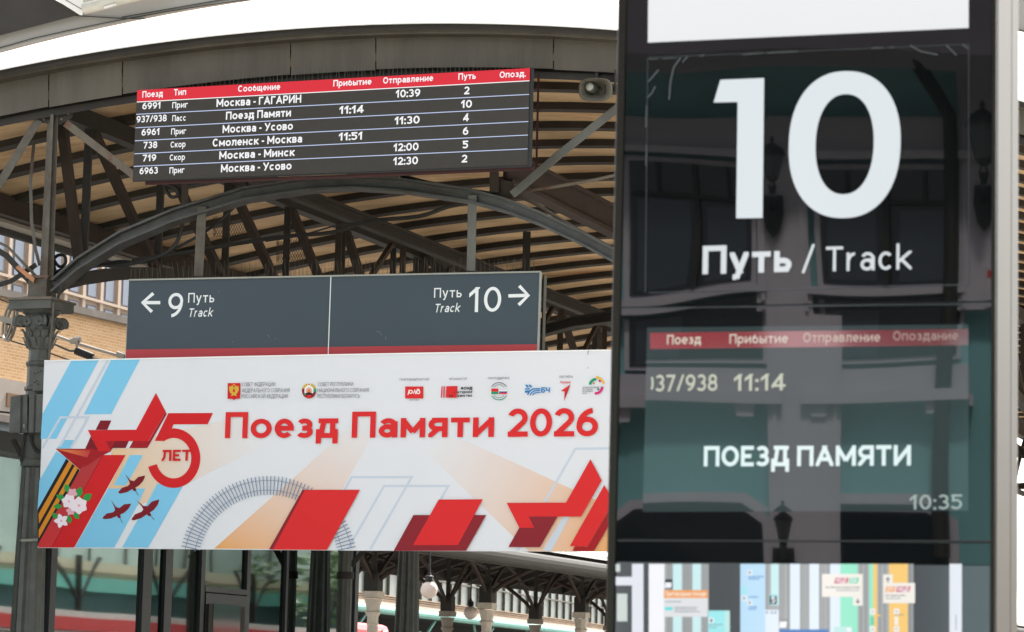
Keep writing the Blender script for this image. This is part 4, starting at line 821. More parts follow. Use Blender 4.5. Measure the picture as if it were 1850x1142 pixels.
for s_, a_, b_, c_, m_, w_t, sl_ in (('5', (724, 320), (741, 320), 12, 'wht', .2, 0), ('МЦД', (1012, 228), (1060, 228), 8, 'wht', .2, .2), ('D4', (1076, 228), (1106, 228), 8, 'wht', .2, .2), ('МЦД', (1287, 266), (1337, 266), 8, 'wht', .2, .2), ('D1', (1239, 266), (1270, 266), 8, 'cream', .2, .2), ('Пригородные поезда', (252, 287), (432, 287), 8, 'cream', .16, 0), ('На Железнодорожный', (966, 254), (1117, 254), 4.2, 'inky', .13, 0), ('На Одинцово', (1232, 290), (1322, 290), 4.2, 'inky', .13, 0)):
    mb = MB(); text(mb, T, s_, mp(*a_), mp(*b_), c_, 'map_'+m_, mapo, w_t, sl_); mb.build('lettering', tot)
# ------------------------------------------------------------------ neighbouring canopy above the camera side
NOFF = 4.7
def NP(x, y, o=0): return G.pt(x, y, NOFF+o)
nc = thing('neighbouring_canopy', 'grey curved canopy edge crossing the top left corner in front of the sky', 'canopy', G.at(G.uz(900, 0, NOFF)[0], 0, NOFF))
NB = lambda x: -40+1.35e-4*(x-1000)**2
M('fascia_grey', (150, 146, 142), .6, .1, .06, 1.5, .05); M('fascia_tan', (196, 176, 158), .7, 0, .06, 2)
nx = [-420+i*60 for i in range(48)]
mb = MB(); mb.prism(NP, [(x, NB(x)-1) for x in nx]+[(x, NB(x)-60) for x in reversed(nx)], -.6, 0, 'fascia_grey'); mb.build('fascia', nc, bevel=.006)
mb = MB(); mb.strip(NP, [(x, NB(x)-1-9*max(0, 1-abs(x-60)/420)) for x in nx], 1.5, 0, .012, 'steel_dark'); mb.strip(NP, [(130, 28), (215, 33), (262, 34)], 1.6, 0, .014, 'steel_dark'); mb.strip(NP, [(220, 31), (410, -2), (600, -34)], 1.6, 0, .014, 'steel_dark'); mb.build('panel_seam', nc)
mb = MB(); mb.strip(NP, [(x, NB(x)-.5) for x in nx], 3, -.7, -.5, 'fascia_tan'); mb.build('soffit_edge', nc)
mb = MB(); mb.prism(NP, [(-420, -10), (93, -4), (146, 26), (0, 64), (-420, 190)], .02, .05, 'steel_dark'); mb.build('soffit', nc)
mb = MB(); mb.prism(NP, [(92, -6), (150, -6), (150, 18), (149, 28), (144, 27)], .05, .12, 'roof_white'); mb.strip(NP, [(112, -4), (148, 17)], 1.2, .12, .124, 'steel_dark'); mb.build('edge_trim', nc, bevel=.004)
mb = MB(); mb.tube([NP(152, 16, .1), NP(200, 4, .1), NP(300, -22, .1)], .035, M('pipe_white', (182, 178, 168), .5, 0, .12, 9, dirt=(130, 122, 104), dscale=8, dlo=.6), 14); mb.prism(NP, [(188, 12), (210, 6), (211, 9), (189, 16)], .1, .14, 'roof_white'); mb.build('pipe', nc, smooth=True)

# ------------------------------------------------------------------ buildings behind the left column
YL = YAW-math.pi/2                              # planes that run along the platform and face right
BR = PL(100, 560, 110, YL+.085)
bb = thing('brick_building', 'long orange brick building with dark parapet behind the left column', 'building', BR.pt(100, 900))
def bz(x, y, P, o=0): return P.uz(x, y, o)
u0, u1 = bz(-500, 600, BR)[0], bz(900, 700, BR)[0]; zt = bz(100, 559, BR)[1]; zb = bz(30, 689, BR)[1]
def slab(P, u0, u1, z0, z1, o0, o1, m):
    mb = MB(); mb.solid([P.at(u0, z0, o0), P.at(u1, z0, o0), P.at(u1, z1, o0), P.at(u0, z1, o0)], [P.at(u0, z0, o1), P.at(u1, z0, o1), P.at(u1, z1, o1), P.at(u0, z1, o1)], m); return mb
slab(BR, u0, u1, zb, zt, -9, 0, 'brick').build('wall', bb, uvplane=BR)
slab(BR, u0, u1, zt, zt+.28, -9.2, .25, M('parapet', (112, 104, 96), .8, 0, .2, 1)).build('parapet', bb)
slab(BR, u0, u1, zb-1.35, zb, -9, .12, M('band_white', (158, 146, 136), .8, 0, .12, .6)).build('stone_band', bb)
slab(BR, u0, u1, zb-1.6, zb-1.35, -9, .3, 'parapet').build('ledge', bb)
slab(BR, u0, u1, -.75, zb-1.6, -9, 0, M('wall_pale', (120, 128, 130), .7, 0, .1, .5)).build('lower_wall', bb)
uu = bz(40, 735, BR)[0]
for i in range(-6, 24):
    if not u0+.5 < uu+i*3.1-1.3 < uu+i*3.1+2.6 < u1: continue
    slab(BR, uu+i*3.1, uu+i*3.1+2.3, zb-4.6, zb-1.9, -.02, .03, 'office_glass').build('window', bb)
    if i % 3 == 0: slab(BR, uu+i*3.1-1.2, uu+i*3.1-.2, zb-1.0, zb-.5, .1, .16, M('vent_brown', (120, 90, 64), .8)).build('vent', bb)
OFP = PL(100, 500, 180, YL)
ob = thing('office_building', 'tall pale stone office building with a grid of blue windows above the brick building', 'building', OFP.pt(100, 900))
w_ = [bz(x, 545, OFP)[0] for x in (120, 138.6, 152, 171.7, 184, 203.6, 216, 233)]
pit = (w_[6]-w_[0])/3; ww = pit*.6
zr1 = bz(161, 534.5, OFP)[1]; zr2 = bz(162, 553.5, OFP)[1]; fl = 4.1; wh = fl-(zr1-zr2)
slab(OFP, w_[0]-30, w_[0]+60, -.7, zr1+2.5*fl, -22, 0, 'cream').build('wall', ob)
i0 = 0
for i in range(-9, 16):
    slab(OFP, w_[0]+i*pit+ww+pit*.12, w_[0]+i*pit+pit-pit*.12, 0, zr1+2.45*fl, 0, .22, 'cream').build('pilaster', ob)
    for j in range(-2, 2):
        z0 = zr1+fl*j; f = slab(OFP, w_[0]+i*pit-.06, w_[0]+i*pit+ww+.06, z0-.1, z0+wh+.1, -.0, .05, M('window_frame_dark', (88, 84, 86), .6)).build('window', ob)
        slab(OFP, w_[0]+i*pit+.25, w_[0]+i*pit+ww-.1, z0, z0+wh, .05, .09, 'office_glass').build('pane', f)
for j in range(-2, 3): slab(OFP, w_[0]-30, w_[0]+60, zr1+fl*j-.32, zr1+fl*j-.16, 0, .3, 'cream').build('string_course', ob)
# overhead line gear in front of the brick wall
tw = thing('tension_wheel', 'grey spoked tension wheel at the end of an arm left of the column capital', 'wheel', GP(20, 580, -4))
cw = GP(21, 582, -4); X = (G.u*.75+G.n*.66).normalized(); Z = Vector((.12, 0, 1)).normalized(); N_ = X.cross(Z)
mb = MB(); ring = [cw+X*.135*math.cos(t)+Z*.175*math.sin(t) for t in [2*math.pi*i/28 for i in range(29)]]; mb.tube(ring, .016, M('zinc', (150, 142, 132), .5, .4, .12, 9), 8, False); ring = [p+N_*.035 for p in ring]; mb.tube(ring, .013, 'zinc', 8, False); mb.build('rim', tw, smooth=True)
mb = MB()
for k in range(5):
    t = 2*math.pi*k/5+.3; mb.bar(cw, cw+X*.13*math.cos(t)+Z*.17*math.sin(t), .018, .012, 'steel_dark')
mb.lathe(cw-N_*.03, [(.035, 0), (.035, .08)], 'steel_dark', 12, ax=(X, Z, N_)); mb.build('spokes', tw)
mb = MB(); mb.bar(GP(-60, 562, -3.9), GP(33, 583, -3.9), .03, .055, 'zinc'); mb.build('arm', tw)
ins = thing('insulator_arm', 'catenary insulator rod with dark ribbed cylinder between column and track sign', 'insulator', GP(150, 630, -6))
mb = MB(); mb.tube([GP(90, 603, -6), GP(138, 620, -6), GP(258, 656, -6)], .016, 'zinc', 8); mb.tube([GP(128, 616, -6), GP(143, 617, -6)], .03, 'zinc', 8); mb.tube([GP(212, 640, -6), GP(226, 645, -6)], .032, 'zinc', 8); mb.build('rod', ins, smooth=True)
mb = MB(); P = [GP(137+3.0*i/2, 633.5+.78*i*.75, -6) for i in range(21)]; mb.tube(P, [.042 if i % 2 else .037 for i in range(21)], 'rubber', 12); mb.build('ribbed_body', ins, smooth=True)
mb = MB(); mb.tube([GP(98, 622, -6), GP(112, 628, -6), GP(126, 634, -6), GP(138, 634, -6)], .011, 'steel_dark', 6); mb.tube([GP(138, 616, -6), GP(139, 634, -6)], .014, 'zinc', 6); mb.tube([GP(166, 645, -6), GP(182, 650, -6), GP(240, 672, -6)], .012, 'zinc', 6); mb.tube([GP(133, 613, -6), GP(145, 613, -6)], .028, 'zinc', 6); mb.build('clamp', ins)
def wire(label, pts, o, r=.008):
    mb = MB(); mb.tube([GP(x, y, o) for x, y in pts], r, 'steel_dark', 5); solo('overhead_wire', label, 'wire', mb, GP(*pts[0], o))
wire('thin wire passing the office windows behind the column post', [(-60, 389), (40, 384), (130, 379)], -5); wire('thin wire slanting down the brick wall left of the column', [(-60, 590), (40, 622), (60, 628), (240, 690)], -7); wire('upper thin wire slanting across the brick wall', [(-60, 520), (60, 562), (90, 573)], -7)
wire('thin wire low beside the junction boxes', [(-60, 738), (40, 748)], -1.0)

# ------------------------------------------------------------------ glazed pavilion under the canopy
PV = PL(360, 1060, 26.5, YL)
pv = thing('glass_pavilion', 'dark framed glass waiting pavilion below the banner reflecting trains and roofs', 'pavilion', PV.pt(360, 1300))
def pu(x): return PV.uz(x, 1080)[0]
ztop = PV.uz(15, 786)[1]; zband = PV.uz(15, 822)[1]
M('frame_dark', (34, 37, 39), .45, .2, .06, 3); M('floor_grey', (120, 118, 112), .8)
uA, uB = pu(-620), pu(636); DP = -2.6
def pslab(u0, u1, z0, z1, o0, o1, m, name, par=None, bevel=0): return slab(PV, u0, u1, z0, z1, o0, o1, m).build(name, par or pv, bevel=bevel)
pslab(uA, uB+.05, zband, ztop, DP-.1, .16, 'frame_dark', 'roof_band')
for x0, x1, d in ((84, 95, .03), (252, 268, .04), (292, 305, .03), (357, 364, .03), (440, 446, .03), (511, 515, .03), (-120, -100, .03), (-320, -300, .03)): pslab(pu(x0), pu(x1), 0, zband, -d, .03, 'frame_dark', 'mullion')
pslab(uB-.04, uB+.05, 0, zband, DP, .05, 'frame_dark', 'corner_post'); pslab(uA, uB, 0, .22, -.1, .05, 'frame_dark', 'base_rail')
zq = PV.uz(400, 1062)[1]
pslab(pu(364.5), pu(439.5), zq-.05, zq, -.03, .035, 'frame_dark', 'transom')
dr = slab(PV, pu(366), pu(439), .02, zq-.06, -.04, .035, 'frame_dark')
for x0, x1, za, zb2 in ((369, 437, .06, zq-.12),): pass
d_ = dr.build('door', pv)
slab(PV, pu(368.5), pu(434), .04, zq-.16, .035, .055, 'steel_dark').build('leaf_frame', d_); slab(PV, pu(376), pu(425), .3, PV.uz(390, 1092)[1], .055, .06, 'pavilion_glass' if False else M('door_glass', (70, 84, 80), .05, 0, 0, 1, ior=1.8)).build('pane', d_)
mb = MB(); mb.solid([PV.at(pu(430)+a, zq-.5-b, .06) for a, b in ((0, 0), (.07, 0), (.07, .55), (0, .55))], [PV.at(pu(430)+a, zq-.5-b, .12) for a, b in ((0, 0), (.07, 0), (.07, .55), (0, .55))], 'black'); mb.build('handle', d_)
gx = [-620, -320, -120, -96, 82, 99, 270, 290, 311, 329, 356, 447, 511, 516, 632]
for a, b in ((-620, -320), (-300, -120), (-100, 84), (95, 252), (268, 292), (305, 357), (446, 511), (515, 634)): pslab(pu(a), pu(b), .22, zband, -.012, 0, 'pavilion_glass' if b < 260 or a > 514 else 'pavilion_glass_dark', 'glass_pane')
pslab(pu(365), pu(439), zq, zband, -.012, 0, 'pavilion_glass_dark', 'glass_pane')
mb = MB(); mb.solid([PV.at(uA, 0.22, DP), PV.at(uB, .22, DP), PV.at(uB, zband, DP), PV.at(uA, zband, DP)], [PV.at(uA, 0.22, DP-.012), PV.at(uB, .22, DP-.012), PV.at(uB, zband, DP-.012), PV.at(uA, zband, DP-.012)], 'pavilion_glass'); mb.build('glass_pane', pv)
mb = MB(); mb.solid([PV.at(uB, .22, -.1), PV.at(uB, .22, DP), PV.at(uB, zband, DP), PV.at(uB, zband, -.1)], [PV.at(uB+.012, .22, -.1), PV.at(uB+.012, .22, DP), PV.at(uB+.012, zband, DP), PV.at(uB+.012, zband, -.1)], 'pavilion_glass'); mb.build('glass_pane', pv)
for x0, x1 in ((150, 166), (205, 232), (300, 330), (384, 420), (470, 500), (540, 560), (606, 622)):   # dark posts and partitions inside
    pslab(pu(x0), pu(x1), .05, zband, -1.5, -1.3, 'black', 'inner_post')
pslab(uA, uB, .06, 1.0, -2.2, -1.6, 'black', 'escalator_wall')
mb = MB(); mb.solid([PV.at(pu(60), 3.2, -1.9), PV.at(pu(620), .6, -1.9), PV.at(pu(620), 0.3, -1.9), PV.at(pu(60), 2.9, -1.9)], [PV.at(pu(60), 3.2, -1.2), PV.at(pu(620), .6, -1.2), PV.at(pu(620), .3, -1.2), PV.at(pu(60), 2.9, -1.2)], 'steel_dark'); mb.build('escalator', pv)
# steel post close to the pavilion glass
lp = thing('dark_post', 'dark green steel post with a clamp and two short arms in front of the pavilion', 'post', PV.at(pu(571), 0, .3))
mb = MB(); c = PV.at(pu(572), 0, .3); mb.lathe(c, [(.1, 0), (.085, .2), (.075, .3), (.072, 3.2), (.07, 4.1)], 'iron', 20, 1, amp=.08); mb.build('shaft', lp)
mb = MB(); z1 = PV.uz(570, 1031, .3)[1]; mb.lathe(PV.at(pu(572), z1-.05, .3), [(.085, 0), (.085, .07)], 'steel_dark', 16); mb.bar(PV.at(pu(572), z1+.08, .36), PV.at(pu(572), z1+.08, .36)+RT*-.14+Vector((0, 0, .2)), .035, .05, 'steel_dark'); mb.bar(PV.at(pu(572), z1+.08, .36), PV.at(pu(572), z1+.08, .36)+RT*.16+Vector((0, 0, .2)), .035, .05, 'steel_dark'); mb.build('clamp', lp)

# ------------------------------------------------------------------ second canopy behind, with stone columns and globe lamps
def XL(u, d):                                     # point of the line at canopy offset u, given forward depth
    p = C(u, 0, 0); q = LD; t = (d-(p-EYE).dot(FW))/q.dot(FW); return t
c2 = thing('far_canopy', 'dark old platform canopy on pale stone columns seen beneath the banner', 'canopy', C(-13.5, 30, 0))
def at_px(x, y, u):                                # where the sight line through a pixel meets the vertical plane at offset u
    P = PL(0, 0, 1, YL); P.O = C(u, 0, 0); p = P.pt(x, y); return (p-C(u, 0, 0)).dot(LD), p.z
UCR = -12.0
wA, _z = at_px(675, 1065, UCR); wB, _ = at_px(879, 1091, UCR); wC, _ = at_px(1050, 1112, UCR); zcap = at_px(879, 1091, UCR)[1]
pitch = (wC-wA)/2
_, ze = at_px(1012, 1010, -9.4); ZE2 = ze
w0c, w1c = wA-5, wA+90
ZL2 = ZE2+.34
def c2roof(u): return (ZE2 if u > -13.7 else ZL2)+.05+(1-abs((u+13.7)/4.4))*(1.9 if u > -13.7 else 1.56)
mb = MB()
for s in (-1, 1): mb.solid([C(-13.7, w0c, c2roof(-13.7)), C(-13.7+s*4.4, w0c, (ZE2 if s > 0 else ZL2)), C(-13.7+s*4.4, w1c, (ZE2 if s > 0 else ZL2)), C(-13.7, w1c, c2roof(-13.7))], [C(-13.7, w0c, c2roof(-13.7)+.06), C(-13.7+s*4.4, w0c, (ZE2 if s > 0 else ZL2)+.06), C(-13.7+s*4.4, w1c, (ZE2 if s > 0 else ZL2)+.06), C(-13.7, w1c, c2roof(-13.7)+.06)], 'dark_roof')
mb.build('roof_underside', c2)
mb = MB(); k = 0; wv = w0c
while wv < w1c:
    for s in (-1, 1): mb.solid([C(-13.7, wv, c2roof(-13.7)+.07), C(-13.7+s*4.55, wv, (ZE2 if s > 0 else ZL2)+.07), C(-13.7+s*4.55, wv+.16, (ZE2 if s > 0 else ZL2)+.07), C(-13.7, wv+.16, c2roof(-13.7)+.07)], [C(-13.7, wv, c2roof(-13.7)+.1+.05*(k % 2)), C(-13.7+s*4.55, wv, (ZE2 if s > 0 else ZL2)+.1+.05*(k % 2)), C(-13.7+s*4.55, wv+.16, (ZE2 if s > 0 else ZL2)+.1+.05*(k % 2)), C(-13.7, wv+.16, c2roof(-13.7)+.1+.05*(k % 2))], 'roof_white')
    wv += .16; k += 1
mb.build('corrugated_roof', c2)
mb = MB(); mb.tube([C(-9.2, w0c, ZE2-.12), C(-9.2, w1c, ZE2-.12)], .13, M('far_gutter', (50, 47, 44), .8), 12); mb.bar(C(-9.35, w0c, ZE2-.1), C(-9.35, w1c, ZE2-.1), .06, .34, 'steel_dark'); mb.bar(C(-18.0, w0c, ZL2-.05), C(-18.0, w1c, ZL2-.05), .1, .22, 'steel_dark'); mb.build('gutter', c2)
mb = MB(); wv = w0c
while wv < w1c:
    for s in (-1, 1): mb.bar(C(-13.7, wv, c2roof(-13.7)-.1), C(-13.7+s*4.3, wv, (ZE2 if s > 0 else ZL2)-.08), .1, .14, 'steel_dark')
    wv += 1.5
for u in (-16.5, -15, -12.4, -11, -10): mb.bar(C(u, w0c, c2roof(u)-.14), C(u, w1c, c2roof(u)-.14), .08, .1, 'batten')
mb.build('rafters', c2)
URR = -15.4
def col2(u, wv, mat):
    z0 = zcap; mb = MB(); c = C(u, wv, 0); mb.lathe(c, [(.3, 0), (.3, .4), (.2, .5), (.15, .62), (.13, .7), (.1, z0-.62), (.095, z0-.6)], mat, 16, 1, amp=.07); o = mb.build('column', c2)
    mb = MB(); mb.lathe(c, [(.095, z0-.6), (.115, z0-.57), (.1, z0-.54), (.105, z0-.44), (.15, z0-.36), (.12, z0-.33), (.14, z0-.2), (.165, z0-.12)], mat, 16, 1, amp=.08); mb.box(C(u, wv, z0-.04), G.u*.155, LD*.155, .06, mat); mb.build('capital', o)
    mb = MB(); mb.box(C(u, wv, z0+.16), G.u*.13, LD*.13, .2, 'steel_dark'); mb.bar(C(u, wv, z0+.3), C(u, wv, c2roof(u)-.1), .1, .1, 'steel_dark'); mb.build('post', o)
    mb = MB()
    def arc(du, dw, ztop, r):
        P = []
        for j in range(9):
            t = j/8; P.append(C(u+du*t, wv+dw*t, z0+.15+(ztop-z0-.15)*math.sin(t*math.pi/2)**.85))
        mb.tube(P, r, 'steel_brown', 6)
    zt = ZE2+.55
    arc(0, pitch*.48, zt, .045); arc(0, -pitch*.48, zt, .045)
    if u > -13: arc(2.2, 0, c2roof(-9.9)-.1, .045); arc(-1.7, 0, c2roof(-13.7)-.5, .045)
    else: arc(-2.2, 0, c2roof(-17.5)-.1, .045); arc(1.7, 0, c2roof(-13.7)-.5, .045)
    mb.bar(C(u, wv, z0+.7), C(u, wv+1.2, z0+.45+.4), .04, .04, 'steel_dark'); mb.bar(C(u, wv, z0+.7), C(u, wv-1.2, z0+.45+.4), .04, .04, 'steel_dark'); mb.build('arch_brace', o)
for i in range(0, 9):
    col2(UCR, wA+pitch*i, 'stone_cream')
    col2(URR, wA+pitch*(i+.1), M('stone_shade', (150, 140, 128), .85, 0, .15, 5))  # rear row: shade put into a darker stone colour
def globe(label, px, py, rpx, depth):
    c = EYE+ray(px, py)*depth; r = rpx/F*depth; t = thing('globe_lamp', label, 'lamp', c, 'globe lamps under the far canopy')
    mb = MB(); mb.lathe(c, [(r*math.sin(a), -r*math.cos(a)) for a in [math.pi*(i+.02)/16.04 for i in range(17)]], 'globe', 24); mb.build('globe', t, smooth=True)
    mb = MB(); mb.lathe(c, [(r*.34, r*.92), (r*.5, r*1.15), (r*.42, r*1.5), (r*.55, r*1.6), (r*.25, r*1.7), (r*.1, r*2.2), (r*.1, r*7)], 'black', 12); mb.build('fitting', t, smooth=True)
globe('pale globe lamp half hidden behind the grey column', 775, 1066, 15.5, 47); globe('pale globe lamp hanging on a short black neck', 850, 1107, 12.3, 60)
# train shed beyond
SH = PL(870, 1110, 105, YL-.12)
sh = thing('train_shed', 'long shed with pale glazing, tan roof strip and teal gutter in the far background', 'building', SH.pt(870, 1250))
sa, sb = SH.uz(300, 1100)[0], SH.uz(1900, 1100)[0]; zg0 = SH.uz(870, 1099)[1]; zg1 = zg0+5; zr_ = SH.uz(870, 1113)[1]; zt_ = SH.uz(870, 1125)[1]
slab(SH, sa, sb, zg0, zg1, -.6, -.3, 'glazing').build('glazed_wall', sh)
mb = MB(); uu = sa
while uu < sb: mb.bar(SH.at(uu, zg0, -.26), SH.at(uu, zg1, -.26), .14, .06, 'steel_grey'); uu += 1.35
mb.bar(SH.at(sa, zg0+.75, -.25), SH.at(sb, zg0+.75, -.25), .06, .05, 'steel_grey'); mb.build('glazing_bars', sh)
slab(SH, sa, sb, zr_+.05, zg0, -.6, -.1, 'roof_tan').build('cornice_band', sh)
for i in range(3): slab(SH, sa, sb, zr_+.05+(zg0-zr_)*(.25+.25*i), zr_+.08+(zg0-zr_)*(.25+.25*i), -.1, -.06+.02*i, 'roof_tan').build('cornice_moulding', sh)
slab(SH, sa, sb, zr_-.12, zr_+.05, -.6, .1, M('board_pale', (176, 168, 158), .8, 0, .1, 2)).build('eave_board', sh)
mb = MB(); mb.tube([SH.at(sa, zt_+.03, .1), SH.at(sb, zt_+.03, .1)], .13, 'teal_paint', 10); mb.build('gutter', sh)
slab(SH, sa, sb, zt_-.02, zr_-.12, -.5, -.1, 'teal_paint').build('fascia', sh)
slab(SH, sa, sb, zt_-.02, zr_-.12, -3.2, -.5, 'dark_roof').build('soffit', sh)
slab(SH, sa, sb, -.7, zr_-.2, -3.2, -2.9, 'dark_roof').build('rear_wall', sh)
mb = MB(); uu = sa
while uu < sb: mb.lathe(SH.at(uu, -.7, -.3), [(.16, 0), (.12, zt_+.2)], 'teal_paint', 10); mb.bar(SH.at(uu, zt_-1.1, -.3), SH.at(uu+1.5, zt_-.1, -.1), .07, .07, 'teal_paint'); mb.bar(SH.at(uu, zt_-1.1, -.3), SH.at(uu-1.5, zt_-.1, -.1), .07, .07, 'teal_paint'); uu += 8.5
mb.build('post_row', sh)
mb = MB()
for i in range(5200):
    a = random.uniform(sa, sb); z = random.uniform(-.6, zt_-.5)*random.random()**.3; c = SH.at(a, z, random.uniform(-2.2, -.9)+.2); d = Vector((random.uniform(-1, 1), random.uniform(-1, 1), random.uniform(-.6, 1))).normalized()*.28; e = d.orthogonal().normalized()*.14
    mb.face([c-d, c+e, c+d, c-e], 'hedge')
tag(mb.build('shrubbery', None, org=SH.at(sa, -.7, -1.5)), 'dark green shrubs growing under the shed gutter', 'shrubbery', kind='stuff')
rt_ = thing('red_train', 'red and white train end visible low between the stone columns', 'train', SH.pt(670, 1200, 2.5))
tx0, tx1 = SH.uz(560, 1130, 2.5)[0], SH.uz(706, 1130, 2.5)[0]; z0 = SH.uz(670, 1126, 2.5)[1]
slab(SH, tx0, tx1, -.3, z0, -.2, 2.5, 'train_red').build('body', rt_, bevel=.2)
for i in range(5): slab(SH, tx0+(tx1-tx0)*(i+.3)/5, tx0+(tx1-tx0)*(i+.8)/5, z0-1.3, z0-.4, 2.5, 2.53, 'office_glass').build('window', rt_)
slab(SH, tx1-.9, tx1-.5, -.2, z0-.15, 2.5, 2.54, 'train_grey').build('door', rt_)

# ------------------------------------------------------------------ what the glass mirrors: the train at the right, and the teal station house behind the camera
tr = thing('commuter_train', 'long grey train with a red stripe standing right of the platform', 'train', C(17.5, 10, -.75))
def lslab(u0, u1, w0, w1, z0, z1, m): mb = MB(); mb.solid([C(u0, w0, z0), C(u1, w0, z0), C(u1, w1, z0), C(u0, w1, z0)], [C(u0, w0, z1), C(u1, w0, z1), C(u1, w1, z1), C(u0, w1, z1)], m); return mb
for i in range(3):
    a = -8+i*20; lslab(16, 19, a, a+19.6, -.6, 2.62, 'train_grey').build('carriage', tr, bevel=.1); lslab(15.97, 19, a+.05, a+19.55, 2.62, 2.9, 'train_red').build('roof_band', tr); lslab(16.02, 18.9, a+.05, a+19.55, 2.9, 3.04, 'roof_white').build('roof', tr)
    for zz in (2.5, 2.4, 2.3): lslab(15.98, 16.01, a, a+19.6, zz, zz+.05, 'steel_grey').build('trim_line', tr)
    for j in range(7): lslab(15.98, 16.01, a+1+j*2.7, a+2.8+j*2.7, .7, 1.7, 'office_glass').build('window', tr)
rs = thing('side_shed', 'pale glazed shed with teal gutter standing beyond the grey train', 'building', C(27, 20, 0))
M('shed_cream', (226, 212, 186), .7, 0, .12, 1); M('glazing_pale', (206, 226, 220), .4, 0, .14, .5); M('gutter_teal', (126, 204, 190), .6, 0, .1, 1); M('shed_dark_teal', (70, 100, 100), .8, 0, .2, 1)  # wall below the gutter is a plain dark teal
lslab(26, 30, -25, 130, 0, 4.1, 'shed_dark_teal').build('wall', rs); lslab(25.8, 26, -25, 130, 4.1, 4.5, 'gutter_teal').build('gutter', rs); lslab(26.2, 30, -25, 130, 4.5, 5.0, 'shed_cream').build('roof', rs); lslab(26.1, 26.2, -25, 130, 4.62, 4.7, 'roof_tan').build('roof_joint', rs); lslab(27, 30, -25, 130, 5.0, 9, 'glazing_pale').build('glazed_wall', rs)
mb = MB(); wv = -24
while wv < 130: mb.bar(C(26.98, wv, 5.0), C(26.98, wv, 9), .06, .12, 'steel_grey'); wv += 2.1
mb.build('glazing_bars', rs)
for k_ in range(26):
    mb = MB(); wv = -22+k_*5.6; mb.lathe(C(23.6, wv, -.7), [(.2, 0), (.14, .6), (.12, 5.6)], 'steel_dark', 10); mb.bar(C(23.6, wv, 3.6), C(23.6, wv+1.5, 4.9), .09, .09, 'steel_dark'); mb.bar(C(23.6, wv, 3.6), C(23.6, wv-1.5, 4.9), .09, .09, 'steel_dark'); mb.build('post', rs)
M('leaf', (74, 108, 44), .6, 0, .35, 2); M('bark', (70, 58, 46), .9, 0, .3, 4)
for (u, wv, h, r), lb in zip(((23.2, 70, 7.5, 2.6), (22.6, 78, 8.6, 3.0), (23.4, 87, 7.0, 2.8)), ('green leafy tree beside the shed beyond the train, the nearest', 'tallest green leafy tree between two others beside the shed', 'lowest and farthest green leafy tree beside the shed')):
    te = thing('leafy_tree', lb, 'tree', C(u, wv, -.7), 'trees beside the far shed'); mb = MB(); mb.tube([C(u, wv, -.7), C(u+.1, wv, h*.4), C(u-.1, wv+.1, h*.8)], [.22, .16, .06], 'bark', 8); mb.build('trunk', te)
    mb = MB(); cl_ = [(random.gauss(0, r*.45), random.gauss(0, r*.45), random.gauss(h*.68, h*.14)) for _ in range(26)]
    for i in range(2600):
        a, b_, z = random.choice(cl_); c = C(u+a+random.gauss(0, .4), wv+b_+random.gauss(0, .4), z+random.gauss(0, .35)); d = Vector((random.uniform(-1, 1), random.uniform(-1, 1), random.uniform(-.5, 1))).normalized()*.16; e = d.orthogonal().normalized()*.09; mb.face([c-d, c+e, c+d, c-e], 'leaf')
    mb.build('crown', te)
V = PL(1450, 600, 20, YT)
def mir(p): return p-T.n*(2*(p-T.O).dot(T.n))
def VP(x, y, o=0): return mir(V.pt(x, y, o))
sb_ = thing('station_building', 'teal station building with white pilasters and cornices mirrored in the totem glass', 'building', mir(V.at(0, 0)))
M('wall_teal', (132, 190, 194), .85, 0, .06, 1.5); M('trim_white', (196, 192, 202), .8, 0, .05, 2); M('window_dark', (30, 36, 42), .06, 0, 0, 1, ior=1.6)
def vq(poly, o0, o1, m, name, par=None): mb = MB(); mb.prism(VP, poly, o0, o1, m); return mb.build(name, par or sb_)
vq(quad(-1200, -420, 4000, 1700), -.6, 0, 'wall_teal', 'wall')
vq(quad(-1200, -560, 4000, 96), -.6, 1.0, M('eave_grey', (96, 90, 98), .8, 0, .1, 2), 'roof')
for pts, o in ((quad(-1200, 208, 4000, 262), .12), (quad(-1200, 262, 4000, 276), .22), (quad(-1200, 96, 4000, 128), .25)): vq(pts, 0, o, 'trim_white', 'cornice')
for x0, x1, y0, y1 in ((1372, 1470, 276, 560), (1388, 1522, 560, 1660), (1716, 1830, 120, 560), (1900, 2030, 276, 1660), (980, 1090, 276, 1660), (560, 680, 276, 1660), (2300, 2430, 276, 1660)): p_ = vq(quad(x0, y0, x1, y1), .002, .16, 'trim_white', 'pilaster'); mb = MB(); [mb.prism(VP, quad(xa, y0+4, xa+7, y1-4), .16, .185, 'trim_white') for xa in (x0+8, x1-15)]; mb.build('moulding', p_)
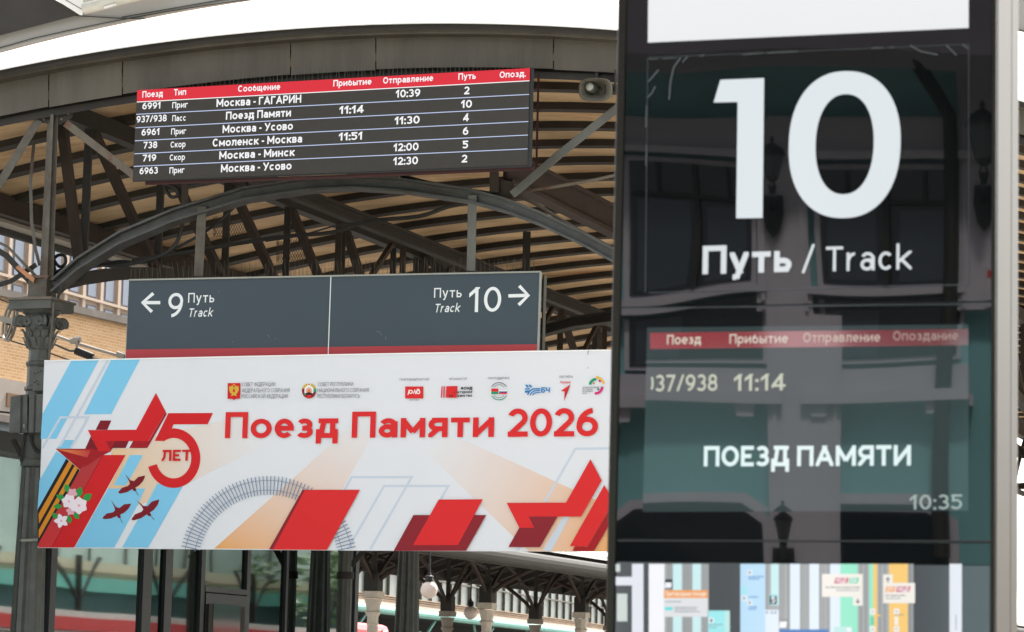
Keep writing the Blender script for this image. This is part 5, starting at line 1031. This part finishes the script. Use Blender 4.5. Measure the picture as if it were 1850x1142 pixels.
for x0, x1 in ((1130, 1360), (1492, 1700), (720, 950), (1850, 1890), (2060, 2280)):
    f = vq(quad(x0-10, 285, x1+10, 530), .0, .1, 'trim_white', 'window'); vq(quad(x0, 295, x1, 520), .1, .11, 'window_dark', 'pane', f)
    mb = MB(); xm = (x0+x1)/2; mb.strip(VP, [(xm, 295), (xm, 520)], 9, .11, .15, 'steel_dark'); mb.strip(VP, [(x0, 355), (x1, 355)], 8, .11, .15, 'steel_dark'); mb.strip(VP, [(x0+45, 295), (x0+45, 355)], 6, .11, .14, 'steel_dark'); mb.strip(VP, [(x1-45, 295), (x1-45, 355)], 6, .11, .14, 'steel_dark'); mb.build('sash', f); vq(quad(x0+12, 366, xm-14, 512), .111, .114, M('window_sky', (64, 72, 84), .08, 0, 0, 1, ior=1.6), 'pane', f); vq(quad(xm+20, 372, x1-10, 514), .111, .114, 'window_sky', 'pane', f); vq(quad(x0-30, 526, x1+30, 540), 0, .2, 'trim_white', 'sill')  # inset panes carry the sky's reflection in their colour
    f = vq(quad(x0-10, 548, x1+30, 652), .0, .1, 'trim_white', 'window'); vq(quad(x0, 548, x1+22, 644), .1, .112, 'window_dark', 'pane', f); vq(quad(x0+14, 552, (x0+x1)/2-10, 640), .112, .115, 'window_sky', 'pane', f)
    vq(quad(x0-40, 660, x1+45, 700), .0, .12, 'trim_white', 'apron'); vq(quad(x0-48, 700, x1+52, 722), .0, .26, 'trim_white', 'sill')
    for xb in (x0-14, x1-10): vq([(xb-18, 722), (xb+18, 722), (xb+14, 748), (xb-14, 748)], .0, .2, 'trim_white', 'bracket')
    f = vq([(x0-30, 1400), (x0-30, 930), (x0+10, 900), (x1-10, 900), (x1+30, 930), (x1+30, 1400)], .0, .1, 'trim_white', 'window'); vq([(x0-14, 1400), (x0-14, 940), (x0+20, 918), (x1-20, 918), (x1+14, 940), (x1+14, 1400)], .1, .11, 'window_dark', 'pane', f)
nb = vq(quad(1768, 486, 1822, 556), .16, .18, 'trim_white', 'notice_board'); vq(quad(1772, 496, 1806, 511), .18, .183, 'train_red', 'red_label', nb)
mb = MB(); mb.tube([VP(1625, 20, .2), VP(1640, 110, .2), VP(1700, 205, .25), VP(1702, 300, .2), VP(1702, 1000, .2)], .05, 'steel_dark', 10); mb.build('downpipe', sb_, smooth=True)
def lantern(label, x, y0, y1, o):
    c = VP(x, y1, o); t = thing('wall_lantern', label, 'lantern', c, 'iron lanterns on the station wall'); h = (VP(x, y0, o)-c).length
    mb = MB(); mb.lathe(c, [(.02*h/.7, h*.18), (.10*h/.7, h*.30), (.17*h/.7, h*.68), (.19*h/.7, h*.72)], M('lantern_glass', (70, 72, 76), .3), 6); mb.build('glass_body', t)
    mb = MB(); mb.lathe(c, [(.2*h/.7, h*.7), (.16*h/.7, h*.78), (.05*h/.7, h*.88), (.02*h/.7, h*.9), (.035*h/.7, h*.95), (.01*h/.7, h)], 'black', 6); mb.build('cap', t)
    mb = MB(); mb.lathe(c, [(.03*h/.7, h*.0), (.06*h/.7, h*.12), (.03*h/.7, h*.2), (.08*h/.7, h*.27), (.05*h/.7, h*.32)], 'black', 8); q = [(x-20, y1+4), (x+20, y1+4), (x+22, y1+40), (x+14, y1+78), (x, y1+96), (x-14, y1+78), (x-22, y1+40)]; mb.prism(VP, q, .16, .22, 'black'); mb.bar(VP(x, y1+30, .2), c, .05, .05, 'black'); mb.build('bracket', t)
lantern('black iron lantern mirrored between the digits of the large 10', 1405, 240, 338, .55); lantern('black iron lantern mirrored at the right edge of the totem', 1766, 176, 318, .6); lantern('small black lantern mirrored at the foot of the totem display', 1411, 912, 985, .9)
